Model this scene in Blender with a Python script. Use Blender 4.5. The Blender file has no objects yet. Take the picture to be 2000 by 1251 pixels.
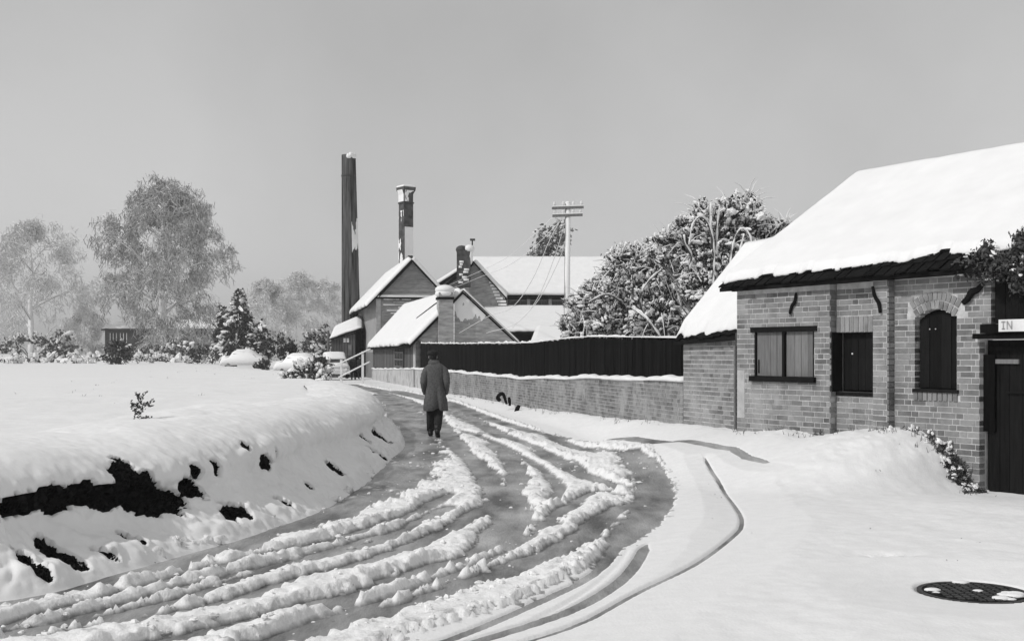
import bpy, bmesh, math, random
import numpy as np
from mathutils import Vector, Matrix, Euler

S = bpy.context.scene
COL = S.collection
F, CZ, HY = 2300.0, 1.7, 690.0          # focal length in photo pixels, eye height, horizon row


def at(px, py, d):
    """world point seen at photo pixel (px, py) when it stands d metres ahead"""
    return Vector(((px - 1000.0) * d / F, d, CZ - (py - HY) * d / F))


def gd(py, z=0.0):
    return (CZ - z) * F / (py - HY)


def ground(px, py, z=0.0):
    return at(px, py, gd(py, z))


# ------------------------------------------------------------------ camera, world, sun, exposure
cam_d = bpy.data.cameras.new('camera')
cam = bpy.data.objects.new('camera', cam_d)
COL.objects.link(cam)
cam.location = (0, 0, CZ)
cam.rotation_euler = (math.radians(90), 0, 0)
cam_d.sensor_width = 36.0
cam_d.lens = 36.0 * F / 2000.0
cam_d.shift_y = (HY - 625.5) / 2000.0
cam_d.clip_end = 3000
S.camera = cam

SUN_AZ = math.radians(-119)             # measured from +Y towards +X: sun stands to the left, a little behind
SUN_EL = math.radians(41)
w = bpy.data.worlds.new('World')
S.world = w
w.use_nodes = True
nt = w.node_tree
bgn = nt.nodes['Background']
sky = nt.nodes.new('ShaderNodeTexSky')
sky.sky_type = 'NISHITA'
sky.sun_disc = False
sky.sun_elevation = SUN_EL
sky.sun_rotation = SUN_AZ
sky.air_density = 1.0
sky.dust_density = 3.0
sky.ozone_density = 1.0
bw = nt.nodes.new('ShaderNodeRGBToBW')
nt.links.new(sky.outputs[0], bw.inputs[0])
# thin high overcast evens the sky out: compress its range, then mottle it a little
pw = nt.nodes.new('ShaderNodeMath'); pw.operation = 'POWER'; pw.inputs[1].default_value = 0.25
nt.links.new(bw.outputs[0], pw.inputs[0])
tcn = nt.nodes.new('ShaderNodeTexCoord')
cl = nt.nodes.new('ShaderNodeTexNoise')
cl.inputs['Scale'].default_value = 3.0; cl.inputs['Detail'].default_value = 5; cl.inputs['Roughness'].default_value = 0.5
nt.links.new(tcn.outputs['Generated'], cl.inputs['Vector'])
mr = nt.nodes.new('ShaderNodeMapRange')
mr.inputs['From Min'].default_value = 0.3; mr.inputs['From Max'].default_value = 0.7
mr.inputs['To Min'].default_value = 0.90; mr.inputs['To Max'].default_value = 1.11
nt.links.new(cl.outputs[0], mr.inputs[0])
mu = nt.nodes.new('ShaderNodeMath'); mu.operation = 'MULTIPLY'
nt.links.new(pw.outputs[0], mu.inputs[0]); nt.links.new(mr.outputs[0], mu.inputs[1])
SKY_GAIN = nt.nodes.new('ShaderNodeMath'); SKY_GAIN.operation = 'MULTIPLY'; SKY_GAIN.inputs[1].default_value = 3.75
nt.links.new(mu.outputs[0], SKY_GAIN.inputs[0])
# winter haze: the sky pales towards the horizon all the way round
sx = nt.nodes.new('ShaderNodeSeparateXYZ')
nt.links.new(tcn.outputs['Generated'], sx.inputs[0])
hz = nt.nodes.new('ShaderNodeMapRange'); hz.interpolation_type = 'SMOOTHSTEP'
hz.inputs['From Min'].default_value = 0.0; hz.inputs['From Max'].default_value = 0.34
hz.inputs['To Min'].default_value = 1.14; hz.inputs['To Max'].default_value = 0.97
nt.links.new(sx.outputs['Z'], hz.inputs[0])
mh = nt.nodes.new('ShaderNodeMath'); mh.operation = 'MULTIPLY'
nt.links.new(SKY_GAIN.outputs[0], mh.inputs[0]); nt.links.new(hz.outputs[0], mh.inputs[1])
nt.links.new(mh.outputs[0], bgn.inputs[0])
bgn.inputs[1].default_value = 0.1

sun_d = bpy.data.lights.new('sun', 'SUN')
sun = bpy.data.objects.new('sun', sun_d)
COL.objects.link(sun)
sun_d.energy = 1.95
sun_d.angle = math.radians(1.2)
sun_d.color = (1.0, 0.99, 0.985)
sv = Vector((math.sin(SUN_AZ) * math.cos(SUN_EL), math.cos(SUN_AZ) * math.cos(SUN_EL), math.sin(SUN_EL)))
sun.rotation_euler = sv.to_track_quat('Z', 'Y').to_euler()
sun.location = sv * 60

vs = S.view_settings
vs.view_transform = 'Standard'
vs.look = 'None'
vs.gamma = 1
vs.use_curve_mapping = False
vs.exposure = 0.07
S.render.engine = 'CYCLES'
S.cycles.max_bounces = 5
S.cycles.diffuse_bounces = 3
S.cycles.volume_bounces = 0

# ------------------------------------------------------------------ noise in numpy


def _hash(ix, iy, seed):
    n = (ix.astype(np.int64) * 374761393 + iy.astype(np.int64) * 668265263 + seed * 1442695041) & 0x7fffffff
    n = ((n ^ (n >> 13)) * 1274126177) & 0x7fffffff
    return ((n ^ (n >> 16)) & 0xffff) / 65535.0


def vnoise(x, y, seed=0):
    ix = np.floor(x); iy = np.floor(y)
    fx = x - ix; fy = y - iy
    ux = fx * fx * fx * (fx * (fx * 6 - 15) + 10); uy = fy * fy * fy * (fy * (fy * 6 - 15) + 10)
    a = _hash(ix, iy, seed); b = _hash(ix + 1, iy, seed)
    c = _hash(ix, iy + 1, seed); d = _hash(ix + 1, iy + 1, seed)
    return (a * (1 - ux) + b * ux) * (1 - uy) + (c * (1 - ux) + d * ux) * uy


def fbm(x, y, oct=4, seed=0, gain=0.5):
    t = 0.0; amp = 1.0; tot = 0.0
    cs, sn = math.cos(0.6), math.sin(0.6)
    for o in range(oct):
        t = t + amp * (vnoise(x, y, seed + o * 17) * 2 - 1)
        tot += amp
        amp *= gain
        x, y = (x * cs - y * sn) * 2.03 + 11.3, (x * sn + y * cs) * 2.03 + 5.7
    return t / tot


def sstep(a, b, x):
    t = np.clip((x - a) / (b - a), 0, 1)
    return t * t * (3 - 2 * t)


def poly_dist(X, Y, pts):
    """distance to a polyline, signed side (+ left of travel) and arc length"""
    best = np.full(X.shape, 1e9); side = np.zeros(X.shape); arc = np.zeros(X.shape)
    acc = 0.0
    for (ax, ay), (bx, by) in zip(pts[:-1], pts[1:]):
        dx, dy = bx - ax, by - ay
        L2 = dx * dx + dy * dy + 1e-12
        t = np.clip(((X - ax) * dx + (Y - ay) * dy) / L2, 0, 1)
        qx, qy = X - (ax + t * dx), Y - (ay + t * dy)
        d2 = qx * qx + qy * qy
        cr = dx * (Y - ay) - dy * (X - ax)
        m = d2 < best
        best = np.where(m, d2, best)
        side = np.where(m, np.sign(cr), side)
        L = math.sqrt(L2)
        arc = np.where(m, acc + t * L, arc)
        acc += L
    return np.sqrt(best), side, arc


def smooth_path(pts, step=0.1):
    """Catmull-Rom through 2D points, resampled"""
    P = [np.array(p, float) for p in pts]
    P = [2 * P[0] - P[1]] + P + [2 * P[-1] - P[-2]]
    out = []
    for i in range(1, len(P) - 2):
        p0, p1, p2, p3 = P[i - 1:i + 3]
        n = max(2, int(np.linalg.norm(p2 - p1) / (step * 0.5)))
        for k in range(n):
            t = k / n
            out.append(0.5 * ((2 * p1) + (-p0 + p2) * t + (2 * p0 - 5 * p1 + 4 * p2 - p3) * t * t + (-p0 + 3 * p1 - 3 * p2 + p3) * t ** 3))
    out.append(P[-2])
    out = np.array(out)
    seg = np.linalg.norm(np.diff(out, axis=0), axis=1)
    s = np.concatenate([[0], np.cumsum(seg)])
    n = max(2, int(s[-1] / step))
    q = np.linspace(0, s[-1], n + 1)
    return np.stack([np.interp(q, s, out[:, k]) for k in range(out.shape[1])], 1)


# ------------------------------------------------------------------ materials
def gm(name, lo, hi, scale=6.0, rough=0.8, detail=5, bump=0.0, bscale=None, island=0.0, stretch=None, spec=0.3, thr=None):
    """grey material: noise between lo and hi, plus a different tone for each piece"""
    m = bpy.data.materials.new(name)
    m.use_nodes = True
    t = m.node_tree; N = t.nodes; L = t.links
    b = N['Principled BSDF']
    b.inputs['Roughness'].default_value = rough
    b.inputs['Specular IOR Level'].default_value = spec
    tc = N.new('ShaderNodeTexCoord')
    mp = N.new('ShaderNodeMapping')
    geo = N.new('ShaderNodeNewGeometry')
    L.new(geo.outputs['Position'], mp.inputs['Vector'])
    if stretch:
        mp.inputs['Scale'].default_value = stretch
    n = N.new('ShaderNodeTexNoise')
    n.inputs['Scale'].default_value = scale
    n.inputs['Detail'].default_value = detail
    n.inputs['Roughness'].default_value = 0.6
    L.new(mp.outputs[0], n.inputs['Vector'])
    r = N.new('ShaderNodeMapRange')
    a, c = thr or (0.3, 0.7)
    r.inputs['From Min'].default_value = a; r.inputs['From Max'].default_value = c
    L.new(n.outputs[0], r.inputs[0])
    fac = r.outputs[0]
    if island > 0:
        oi = N.new('ShaderNodeObjectInfo')
        ad = N.new('ShaderNodeMath'); ad.operation = 'ADD'
        L.new(geo.outputs['Random Per Island'], ad.inputs[0]); L.new(oi.outputs['Random'], ad.inputs[1])
        fr = N.new('ShaderNodeMath'); fr.operation = 'FRACT'
        L.new(ad.outputs[0], fr.inputs[0])
        mx = N.new('ShaderNodeMix'); mx.data_type = 'FLOAT'
        mx.inputs[0].default_value = island
        L.new(fac, mx.inputs[2]); L.new(fr.outputs[0], mx.inputs[3])
        fac = mx.outputs[0]
    mc = N.new('ShaderNodeMix'); mc.data_type = 'RGBA'
    mc.inputs[6].default_value = (lo, lo, lo, 1); mc.inputs[7].default_value = (hi, hi, hi, 1)
    L.new(fac, mc.inputs[0])
    L.new(mc.outputs[2], b.inputs['Base Color'])
    if bump:
        n2 = N.new('ShaderNodeTexNoise')
        n2.inputs['Scale'].default_value = bscale or scale * 4
        n2.inputs['Detail'].default_value = 6
        L.new(mp.outputs[0], n2.inputs['Vector'])
        bp = N.new('ShaderNodeBump')
        bp.inputs['Strength'].default_value = bump
        bp.inputs['Distance'].default_value = 0.02
        L.new(n2.outputs[0], bp.inputs['Height'])
        L.new(bp.outputs[0], b.inputs['Normal'])
    return m


def add_snow(m, lo=0.25, hi=0.55, nscale=4.0, axis=(0, 0, 1), patch=0.5):
    """settled snow: whitens the faces of the material that look along axis, broken up by noise"""
    t = m.node_tree; N = t.nodes; L = t.links
    b = N['Principled BSDF']
    src = b.inputs['Base Color'].links[0].from_socket
    geo = N.new('ShaderNodeNewGeometry')
    dp = N.new('ShaderNodeVectorMath'); dp.operation = 'DOT_PRODUCT'
    dp.inputs[1].default_value = Vector(axis).normalized()
    L.new(geo.outputs['True Normal'], dp.inputs[0])
    n = N.new('ShaderNodeTexNoise'); n.inputs['Scale'].default_value = nscale; n.inputs['Detail'].default_value = 4
    L.new(geo.outputs['Position'], n.inputs['Vector'])
    sb = N.new('ShaderNodeMath'); sb.operation = 'SUBTRACT'; sb.inputs[1].default_value = 0.5
    L.new(n.outputs[0], sb.inputs[0])
    ma = N.new('ShaderNodeMath'); ma.operation = 'MULTIPLY_ADD'; ma.inputs[1].default_value = patch * 2
    L.new(sb.outputs[0], ma.inputs[0]); L.new(dp.outputs['Value'], ma.inputs[2])
    r = N.new('ShaderNodeMapRange'); r.inputs['From Min'].default_value = lo; r.inputs['From Max'].default_value = hi
    L.new(ma.outputs[0], r.inputs[0])
    mc = N.new('ShaderNodeMix'); mc.data_type = 'RGBA'
    mc.inputs[7].default_value = (0.84, 0.84, 0.84, 1)
    L.new(src, mc.inputs[6]); L.new(r.outputs[0], mc.inputs[0])
    L.new(mc.outputs[2], b.inputs['Base Color'])
    return m


SNOW = gm('snow', 0.80, 0.87, 2.0, 0.6, bump=0.12, bscale=30, spec=0.2)
SNOW_ROUGH = gm('snow_slush', 0.79, 0.86, 9.0, 0.6, bump=0.22, bscale=40, spec=0.2)
SLUSH = gm('churned_snow', 0.50, 0.86, 7.0, 0.5, bump=0.45, bscale=38, spec=0.25, thr=(0.26, 0.46))
FROST = gm('twig_snow', 0.55, 0.85, 2.0, 0.7)
ROADM = gm('wet_road', 0.05, 0.46, 1.5, 0.4, detail=10, bump=0.6, bscale=24, spec=0.4, thr=(0.34, 0.68), stretch=(1.3, 0.42, 1.0))
BRICK = gm('brick', 0.07, 0.36, 2.6, 0.9, detail=9, island=0.5, bump=0.5, bscale=60)
BRICK_OLD = gm('brick_weathered', 0.11, 0.36, 3.5, 0.9, island=0.35, bump=0.5, bscale=60)
MORTAR = gm('lime_mortar', 0.44, 0.66, 9.0, 0.95, bump=0.6, bscale=80)
RENDER_M = gm('limewash', 0.34, 0.50, 5.0, 0.9, bump=0.3)
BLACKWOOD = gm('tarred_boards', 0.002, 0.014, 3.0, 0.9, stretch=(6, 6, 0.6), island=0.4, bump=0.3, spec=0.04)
DARKWOOD = gm('dark_planks', 0.006, 0.018, 4.0, 0.85, stretch=(7, 7, 0.7), island=0.5, bump=0.4, spec=0.06)
GREYWOOD = gm('weathered_planks', 0.10, 0.24, 4.0, 0.85, stretch=(8, 8, 0.8), island=0.45, bump=0.4)
MIDWOOD = gm('brown_planks', 0.05, 0.13, 4.0, 0.85, stretch=(8, 8, 0.8), island=0.5, bump=0.4)
TILE = gm('clay_tile', 0.005, 0.016, 9.0, 0.95, spec=0.04, island=0.5, bump=0.4)
IRON = gm('black_iron', 0.006, 0.012, 9.0, 0.8, spec=0.1)
IRON2 = gm('cast_iron', 0.02, 0.07, 14.0, 0.55, bump=0.5)
BARK = add_snow(gm('bark', 0.06, 0.13, 5.0, 0.9), 0.1, 0.5, 3.0)
BARK_FAR = add_snow(gm('bark_far', 0.03, 0.08, 1.0, 0.9), -0.35, 0.2, 0.6, axis=(0.5, -0.6, 0.65))
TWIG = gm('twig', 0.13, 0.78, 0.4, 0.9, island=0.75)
TWIG_PALE = gm('twig_pale', 0.46, 0.84, 0.4, 0.9, island=0.75)  # frosted twigs, with some distance haze painted into the pale tone
LEAF = gm('leaf_dark', 0.022, 0.115, 3.0, 0.6, island=0.7)
LEAF_MID = gm('leaf_mid', 0.05, 0.16, 3.0, 0.7, island=0.7)
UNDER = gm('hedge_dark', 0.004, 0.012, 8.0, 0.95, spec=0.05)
FARBRICK = gm('far_brick', 0.20, 0.50, 1.6, 0.9, detail=8, stretch=(1, 1, 5), bump=0.4, bscale=9)
STACKM = gm('sheet_iron', 0.012, 0.15, 2.4, 0.85, detail=8, stretch=(2.2, 2.2, 0.10), spec=0.1, thr=(0.36, 0.66))
CHIMB = gm('chimney_brick', 0.02, 0.12, 2.4, 0.9, detail=7)
GLASSM = gm('window_glass', 0.02, 0.05, 2.0, 0.15, spec=0.5)
WHITE = gm('white_paint', 0.62, 0.80, 4.0, 0.6)
GREYP = gm('grey_paint', 0.14, 0.22, 4.0, 0.5)
COAT = gm('wool_coat', 0.075, 0.13, 30.0, 0.95, bump=0.5, bscale=160, spec=0.1)
CLOTH = gm('dark_cloth', 0.016, 0.04, 30.0, 0.95, spec=0.1)
SKIN = gm('skin', 0.30, 0.36, 10.0, 0.6)
BOOT = gm('boot', 0.008, 0.02, 20.0, 0.5)


def thin_grey(m):
    t = m.node_tree; N = t.nodes; L = t.links
    b = N['Principled BSDF']
    src = b.inputs['Base Color'].links[0].from_socket
    a = N.new('ShaderNodeAttribute'); a.attribute_name = 'slush_depth'
    geo = N.new('ShaderNodeNewGeometry')
    n = N.new('ShaderNodeTexNoise'); n.inputs['Scale'].default_value = 16; n.inputs['Detail'].default_value = 6
    L.new(geo.outputs['Position'], n.inputs['Vector'])
    ma = N.new('ShaderNodeMath'); ma.operation = 'MULTIPLY_ADD'; ma.inputs[1].default_value = 0.036; ma.inputs[2].default_value = -0.018
    L.new(n.outputs[0], ma.inputs[0])
    ad = N.new('ShaderNodeMath'); ad.operation = 'ADD'
    L.new(a.outputs['Fac'], ad.inputs[0]); L.new(ma.outputs[0], ad.inputs[1])
    r = N.new('ShaderNodeMapRange'); r.inputs['From Min'].default_value = 0.0; r.inputs['From Max'].default_value = 0.034
    L.new(ad.outputs[0], r.inputs[0])
    mc = N.new('ShaderNodeMix'); mc.data_type = 'RGBA'
    mc.inputs[6].default_value = (0.22, 0.22, 0.22, 1)
    L.new(src, mc.inputs[7]); L.new(r.outputs[0], mc.inputs[0])
    L.new(mc.outputs[2], b.inputs['Base Color'])
    rr = N.new('ShaderNodeMapRange'); rr.inputs['From Min'].default_value = 0.0; rr.inputs['From Max'].default_value = 0.03
    rr.inputs['To Min'].default_value = 0.3; rr.inputs['To Max'].default_value = 0.55
    L.new(ad.outputs[0], rr.inputs[0]); L.new(rr.outputs[0], b.inputs['Roughness'])


CLOD = SLUSH.copy()
CLOD.name = 'slush_lump'
thin_grey(SLUSH)


def bloom(m, tone=0.36, scale=1.1, lo=0.5, hi=0.72, most=0.75, seed=0.0):
    """worn limewash left in patches on old brickwork"""
    t = m.node_tree; N = t.nodes; L = t.links
    b = N['Principled BSDF']
    src = b.inputs['Base Color'].links[0].from_socket
    geo = N.new('ShaderNodeNewGeometry')
    mp = N.new('ShaderNodeMapping'); mp.inputs['Location'].default_value = (seed, seed, 0)
    L.new(geo.outputs['Position'], mp.inputs[0])
    n = N.new('ShaderNodeTexNoise'); n.inputs['Scale'].default_value = scale; n.inputs['Detail'].default_value = 9; n.inputs['Roughness'].default_value = 0.7
    L.new(mp.outputs[0], n.inputs['Vector'])
    r = N.new('ShaderNodeMapRange'); r.inputs['From Min'].default_value = lo; r.inputs['From Max'].default_value = hi; r.inputs['To Max'].default_value = most
    L.new(n.outputs[0], r.inputs[0])
    mc = N.new('ShaderNodeMix'); mc.data_type = 'RGBA'
    mc.inputs[7].default_value = (tone, tone, tone, 1)
    L.new(src, mc.inputs[6]); L.new(r.outputs[0], mc.inputs[0])
    L.new(mc.outputs[2], b.inputs['Base Color'])
    return m


bloom(BRICK, 0.42, 1.1); bloom(BRICK, 0.10, 1.6, 0.57, 0.77, 0.5, 7.0)
bloom(MORTAR, 0.22, 1.3, 0.5, 0.75, 0.7, 3.0)
bloom(FARBRICK, 0.55, 1.5, 0.55, 0.72, 0.7, 2.0)


# ------------------------------------------------------------------ mesh helpers
class MB:
    def __init__(self):
        self.v = []; self.f = []

    def box(self, o, a, b, c):
        """box with corner o and edge vectors a, b, c"""
        o = Vector(o); a = Vector(a); b = Vector(b); c = Vector(c)
        k = len(self.v)
        for i in (0, 1):
            for j in (0, 1):
                for l in (0, 1):
                    self.v.append(tuple(o + a * i + b * j + c * l))
        q = [(0, 1, 3, 2), (4, 6, 7, 5), (0, 4, 5, 1), (2, 3, 7, 6), (0, 2, 6, 4), (1, 5, 7, 3)]
        if a.cross(b).dot(c) < 0:
            q = [t[::-1] for t in q]
        self.f += [tuple(k + i for i in t) for t in q]
        return self

    def prism(self, poly, ext):
        """closed polygon (3D points) pushed along ext"""
        k = len(self.v); n = len(poly); e = Vector(ext)
        P = [Vector(p) for p in poly]
        self.v += [tuple(p) for p in P] + [tuple(p + e) for p in P]
        nn = sum(((P[i]).cross(P[(i + 1) % n]) for i in range(n)), Vector())
        flip = nn.dot(e) > 0
        fs = [tuple(range(n)), tuple(range(2 * n - 1, n - 1, -1))]
        for i in range(n):
            j = (i + 1) % n
            fs.append((j, i, n + i, n + j))
        for t in fs:
            self.f.append(tuple(k + i for i in (t[::-1] if flip else t)))
        return self

    def tube(self, pts, radii, sides=6, cap=True):
        k = len(self.v); n = len(pts)
        P = [Vector(p) for p in pts]
        ref = None
        for i in range(n):
            d = (P[min(i + 1, n - 1)] - P[max(i - 1, 0)])
            if d.length < 1e-9:
                d = Vector((0, 0, 1))
            d.normalize()
            if ref is None:
                ref = Vector((1, 0, 0)) if abs(d.x) < 0.8 else Vector((0, 1, 0))
            u = (ref - d * ref.dot(d))
            if u.length < 1e-6:
                u = d.orthogonal()
            u.normalize(); v = d.cross(u); ref = u
            for s in range(sides):
                a = 2 * math.pi * s / sides
                self.v.append(tuple(P[i] + (u * math.cos(a) + v * math.sin(a)) * radii[i]))
        for i in range(n - 1):
            for s in range(sides):
                s2 = (s + 1) % sides
                self.f.append((k + i * sides + s, k + i * sides + s2, k + (i + 1) * sides + s2, k + (i + 1) * sides + s))
        if cap:
            self.f.append(tuple(k + s for s in range(sides))[::-1])
            self.f.append(tuple(k + (n - 1) * sides + s for s in range(sides)))
        return self

    def rings(self, rings, cap=True):
        """loft through closed rings with equal point counts"""
        k = len(self.v); n = len(rings[0])
        for r in rings:
            self.v += [tuple(p) for p in r]
        for i in range(len(rings) - 1):
            for s in range(n):
                s2 = (s + 1) % n
                self.f.append((k + i * n + s, k + i * n + s2, k + (i + 1) * n + s2, k + (i + 1) * n + s))
        if cap:
            self.f.append(tuple(k + s for s in range(n))[::-1])
            self.f.append(tuple(k + (len(rings) - 1) * n + s for s in range(n)))
        return self

    def ball(self, c, r, sx=1, sy=1, sz=1, seg=6, ring=4):
        k = len(self.v); c = Vector(c)
        self.v.append((c.x, c.y, c.z + r * sz))
        for i in range(1, ring):
            th = math.pi * i / ring
            for s in range(seg):
                a = 2 * math.pi * s / seg
                self.v.append((c.x + r * sx * math.sin(th) * math.cos(a), c.y + r * sy * math.sin(th) * math.sin(a), c.z + r * sz * math.cos(th)))
        self.v.append((c.x, c.y, c.z - r * sz))
        for s in range(seg):
            s2 = (s + 1) % seg
            self.f.append((k, k + 1 + s, k + 1 + s2))
            for i in range(ring - 2):
                a0 = k + 1 + i * seg
                self.f.append((a0 + s, a0 + seg + s, a0 + seg + s2, a0 + s2))
            a0 = k + 1 + (ring - 2) * seg
            self.f.append((a0 + s, k + 1 + (ring - 1) * seg, a0 + s2))
        return self

    def card(self, c, u, v):
        k = len(self.v); c = Vector(c); u = Vector(u); v = Vector(v)
        self.v += [tuple(c - u - v), tuple(c + u - v * 0.4), tuple(c + u * 0.3 + v), tuple(c - u * 0.7 + v * 0.6)]
        self.f.append((k, k + 1, k + 2, k + 3))
        return self

    def mesh(self, name, mat=None, smooth=False):
        me = bpy.data.meshes.new(name)
        me.from_pydata(self.v, [], self.f)
        if mat:
            me.materials.append(mat)
        if smooth:
            me.polygons.foreach_set('use_smooth', [True] * len(me.polygons))
        me.update()
        return me

    def build(self, name, mat=None, parent=None, smooth=False):
        return link(name, self.mesh(name, mat, smooth), parent)


def link(name, me, parent=None):
    o = bpy.data.objects.new(name, me)
    COL.objects.link(o)
    if parent is not None:
        o.parent = parent
    return o


def tag(o, label=None, cat=None, group=None, kind=None):
    if label: o['label'] = label
    if cat: o['category'] = cat
    if group: o['group'] = group
    if kind: o['kind'] = kind
    return o


def thing(name, label, cat, group=None):
    """an empty at the origin of the world: children are modelled in world coordinates"""
    o = bpy.data.objects.new(name, None)
    o.empty_display_size = 0.2
    COL.objects.link(o)
    return tag(o, label, cat, group)


def settle(root):
    """move a thing's empty to its base without moving what it carries"""
    ch = [c for c in root.children_recursive if c.type == 'MESH']
    if not ch:
        return
    lo = Vector((1e9,) * 3); hi = Vector((-1e9,) * 3)
    for c in ch:
        for k in c.bound_box:
            p = c.matrix_basis @ Vector(k)
            for i in range(3):
                lo[i] = min(lo[i], p[i]); hi[i] = max(hi[i], p[i])
    base = Vector(((lo.x + hi.x) / 2, (lo.y + hi.y) / 2, lo.z))
    root.location = base
    for c in root.children:
        c.matrix_parent_inverse = Matrix.Translation(-base)


def grid_mesh(name, V, nu, nv, mat, keep=None, parent=None, smooth=True):
    """regular grid; V is (nv*nu, 3) row-major"""
    i = np.arange(nv - 1)[:, None] * nu + np.arange(nu - 1)[None, :]
    q = np.stack([i, i + 1, i + nu + 1, i + nu], -1).reshape(-1, 4)
    if keep is not None:
        q = q[keep.reshape(-1)]
    me = bpy.data.meshes.new(name)
    me.vertices.add(len(V))
    me.vertices.foreach_set('co', np.asarray(V, np.float32).ravel())
    me.loops.add(q.size)
    me.loops.foreach_set('vertex_index', q.ravel().astype(np.int32))
    me.polygons.add(len(q))
    me.polygons.foreach_set('loop_start', np.arange(0, q.size, 4, dtype=np.int32))
    me.polygons.foreach_set('loop_total', np.full(len(q), 4, np.int32))
    me.polygons.foreach_set('use_smooth', np.full(len(q), smooth))
    me.materials.append(mat)
    me.update(calc_edges=True)
    me.validate()
    return link(name, me, parent)


# ------------------------------------------------------------------ layout lines on the ground
def gp(px, py, z=0.0):
    p = ground(px, py, z)
    return (p.x, p.y)


def road_z(Y):
    return np.where(Y > 40, -0.0055 * (Y - 40), 0.0)


# foot of the snowy hedge bank on the left of the road, from the near left round the bend to the far left
FOOT = smooth_path([(-9.0, 5.3), (-6.0, 6.6), gp(0, 1172), gp(250, 1112), gp(500, 1042), gp(640, 990), gp(718, 940),
                    (-1.95, 18.6), (-2.02, 22.0), (-2.6, 26.5), (-3.75, 32.5), (-5.1, 39), (-7.3, 50), (-10.4, 63), (-15, 80), (-21, 100)], 0.12)
FOOT_L = [tuple(p) for p in FOOT[::4]] + [tuple(FOOT[-1])]

# low wall: X = 3.0 - 0.205 (D - 20.6)
def wall_x(D):
    return 3.0 - 0.205 * (D - 20.6)

WD = [20.6, 26, 34, 52, 60, 82]
W_BASE = [0.37, 0.21, 0.03, -0.02, -0.08, -0.26]
W_TOP = [1.23, 1.17, 0.99, 0.98, 0.93, 0.63]

# brick building on the right: P0 is its left corner, BD runs to the photo's right, BN looks out at the road
P0 = Vector((3.56, 18.2, 0)); BD = Vector((0.53, -0.848, 0)).normalized(); BN = Vector((-0.848, -0.53, 0)).normalized()


def bu(px):
    k = (px - 1000) / F
    return (P0.y * k - P0.x) / (BD.x - BD.y * k)


def bz(px, py):
    d = P0.y + BD.y * bu(px)
    return CZ - (py - HY) * d / F


def W(u, n, z):
    return P0 + BD * u + BN * n + Vector((0, 0, z))


# lean-to end of the building
Q0 = Vector((3.0, 20.6, 0)); Q1 = Vector((3.62, 18.9, 0)); QD = (Q1 - Q0).normalized(); QN = Vector((-QD.y, QD.x, 0)) * -1
if QN.y > 0 and QN.x > 0:
    QN = -QN
QN = Vector((-abs(QD.y), -abs(QD.x), 0)).normalized()
QL = (Q1 - Q0).length + 0.62

# foot of everything on the right side: snow surface height where it meets the walls
RIGHT = [(wall_x(60), 60.0), (wall_x(34), 34.0), (wall_x(26), 26.0), (3.0, 20.6), (3.62, 18.9)]
RH = [0.02, 0.10, 0.24, 0.40, 0.42]
for px, py in ((1460, 850), (1520, 851), (1560, 846), (1605, 858), (1650, 855), (1700, 846), (1760, 845), (1800, 851), (1850, 890), (1885, 945), (1915, 972), (2000, 980)):
    u = bu(px)
    p = W(u, 0.0, 0)
    RIGHT.append((p.x, p.y)); RH.append(bz(px, py))
p = W(9.0, 0, 0)
RIGHT.append((p.x, p.y)); RH.append(0.12)
RARC = [0.0]
for a, b in zip(RIGHT[:-1], RIGHT[1:]):
    RARC.append(RARC[-1] + math.hypot(b[0] - a[0], b[1] - a[1]))

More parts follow.
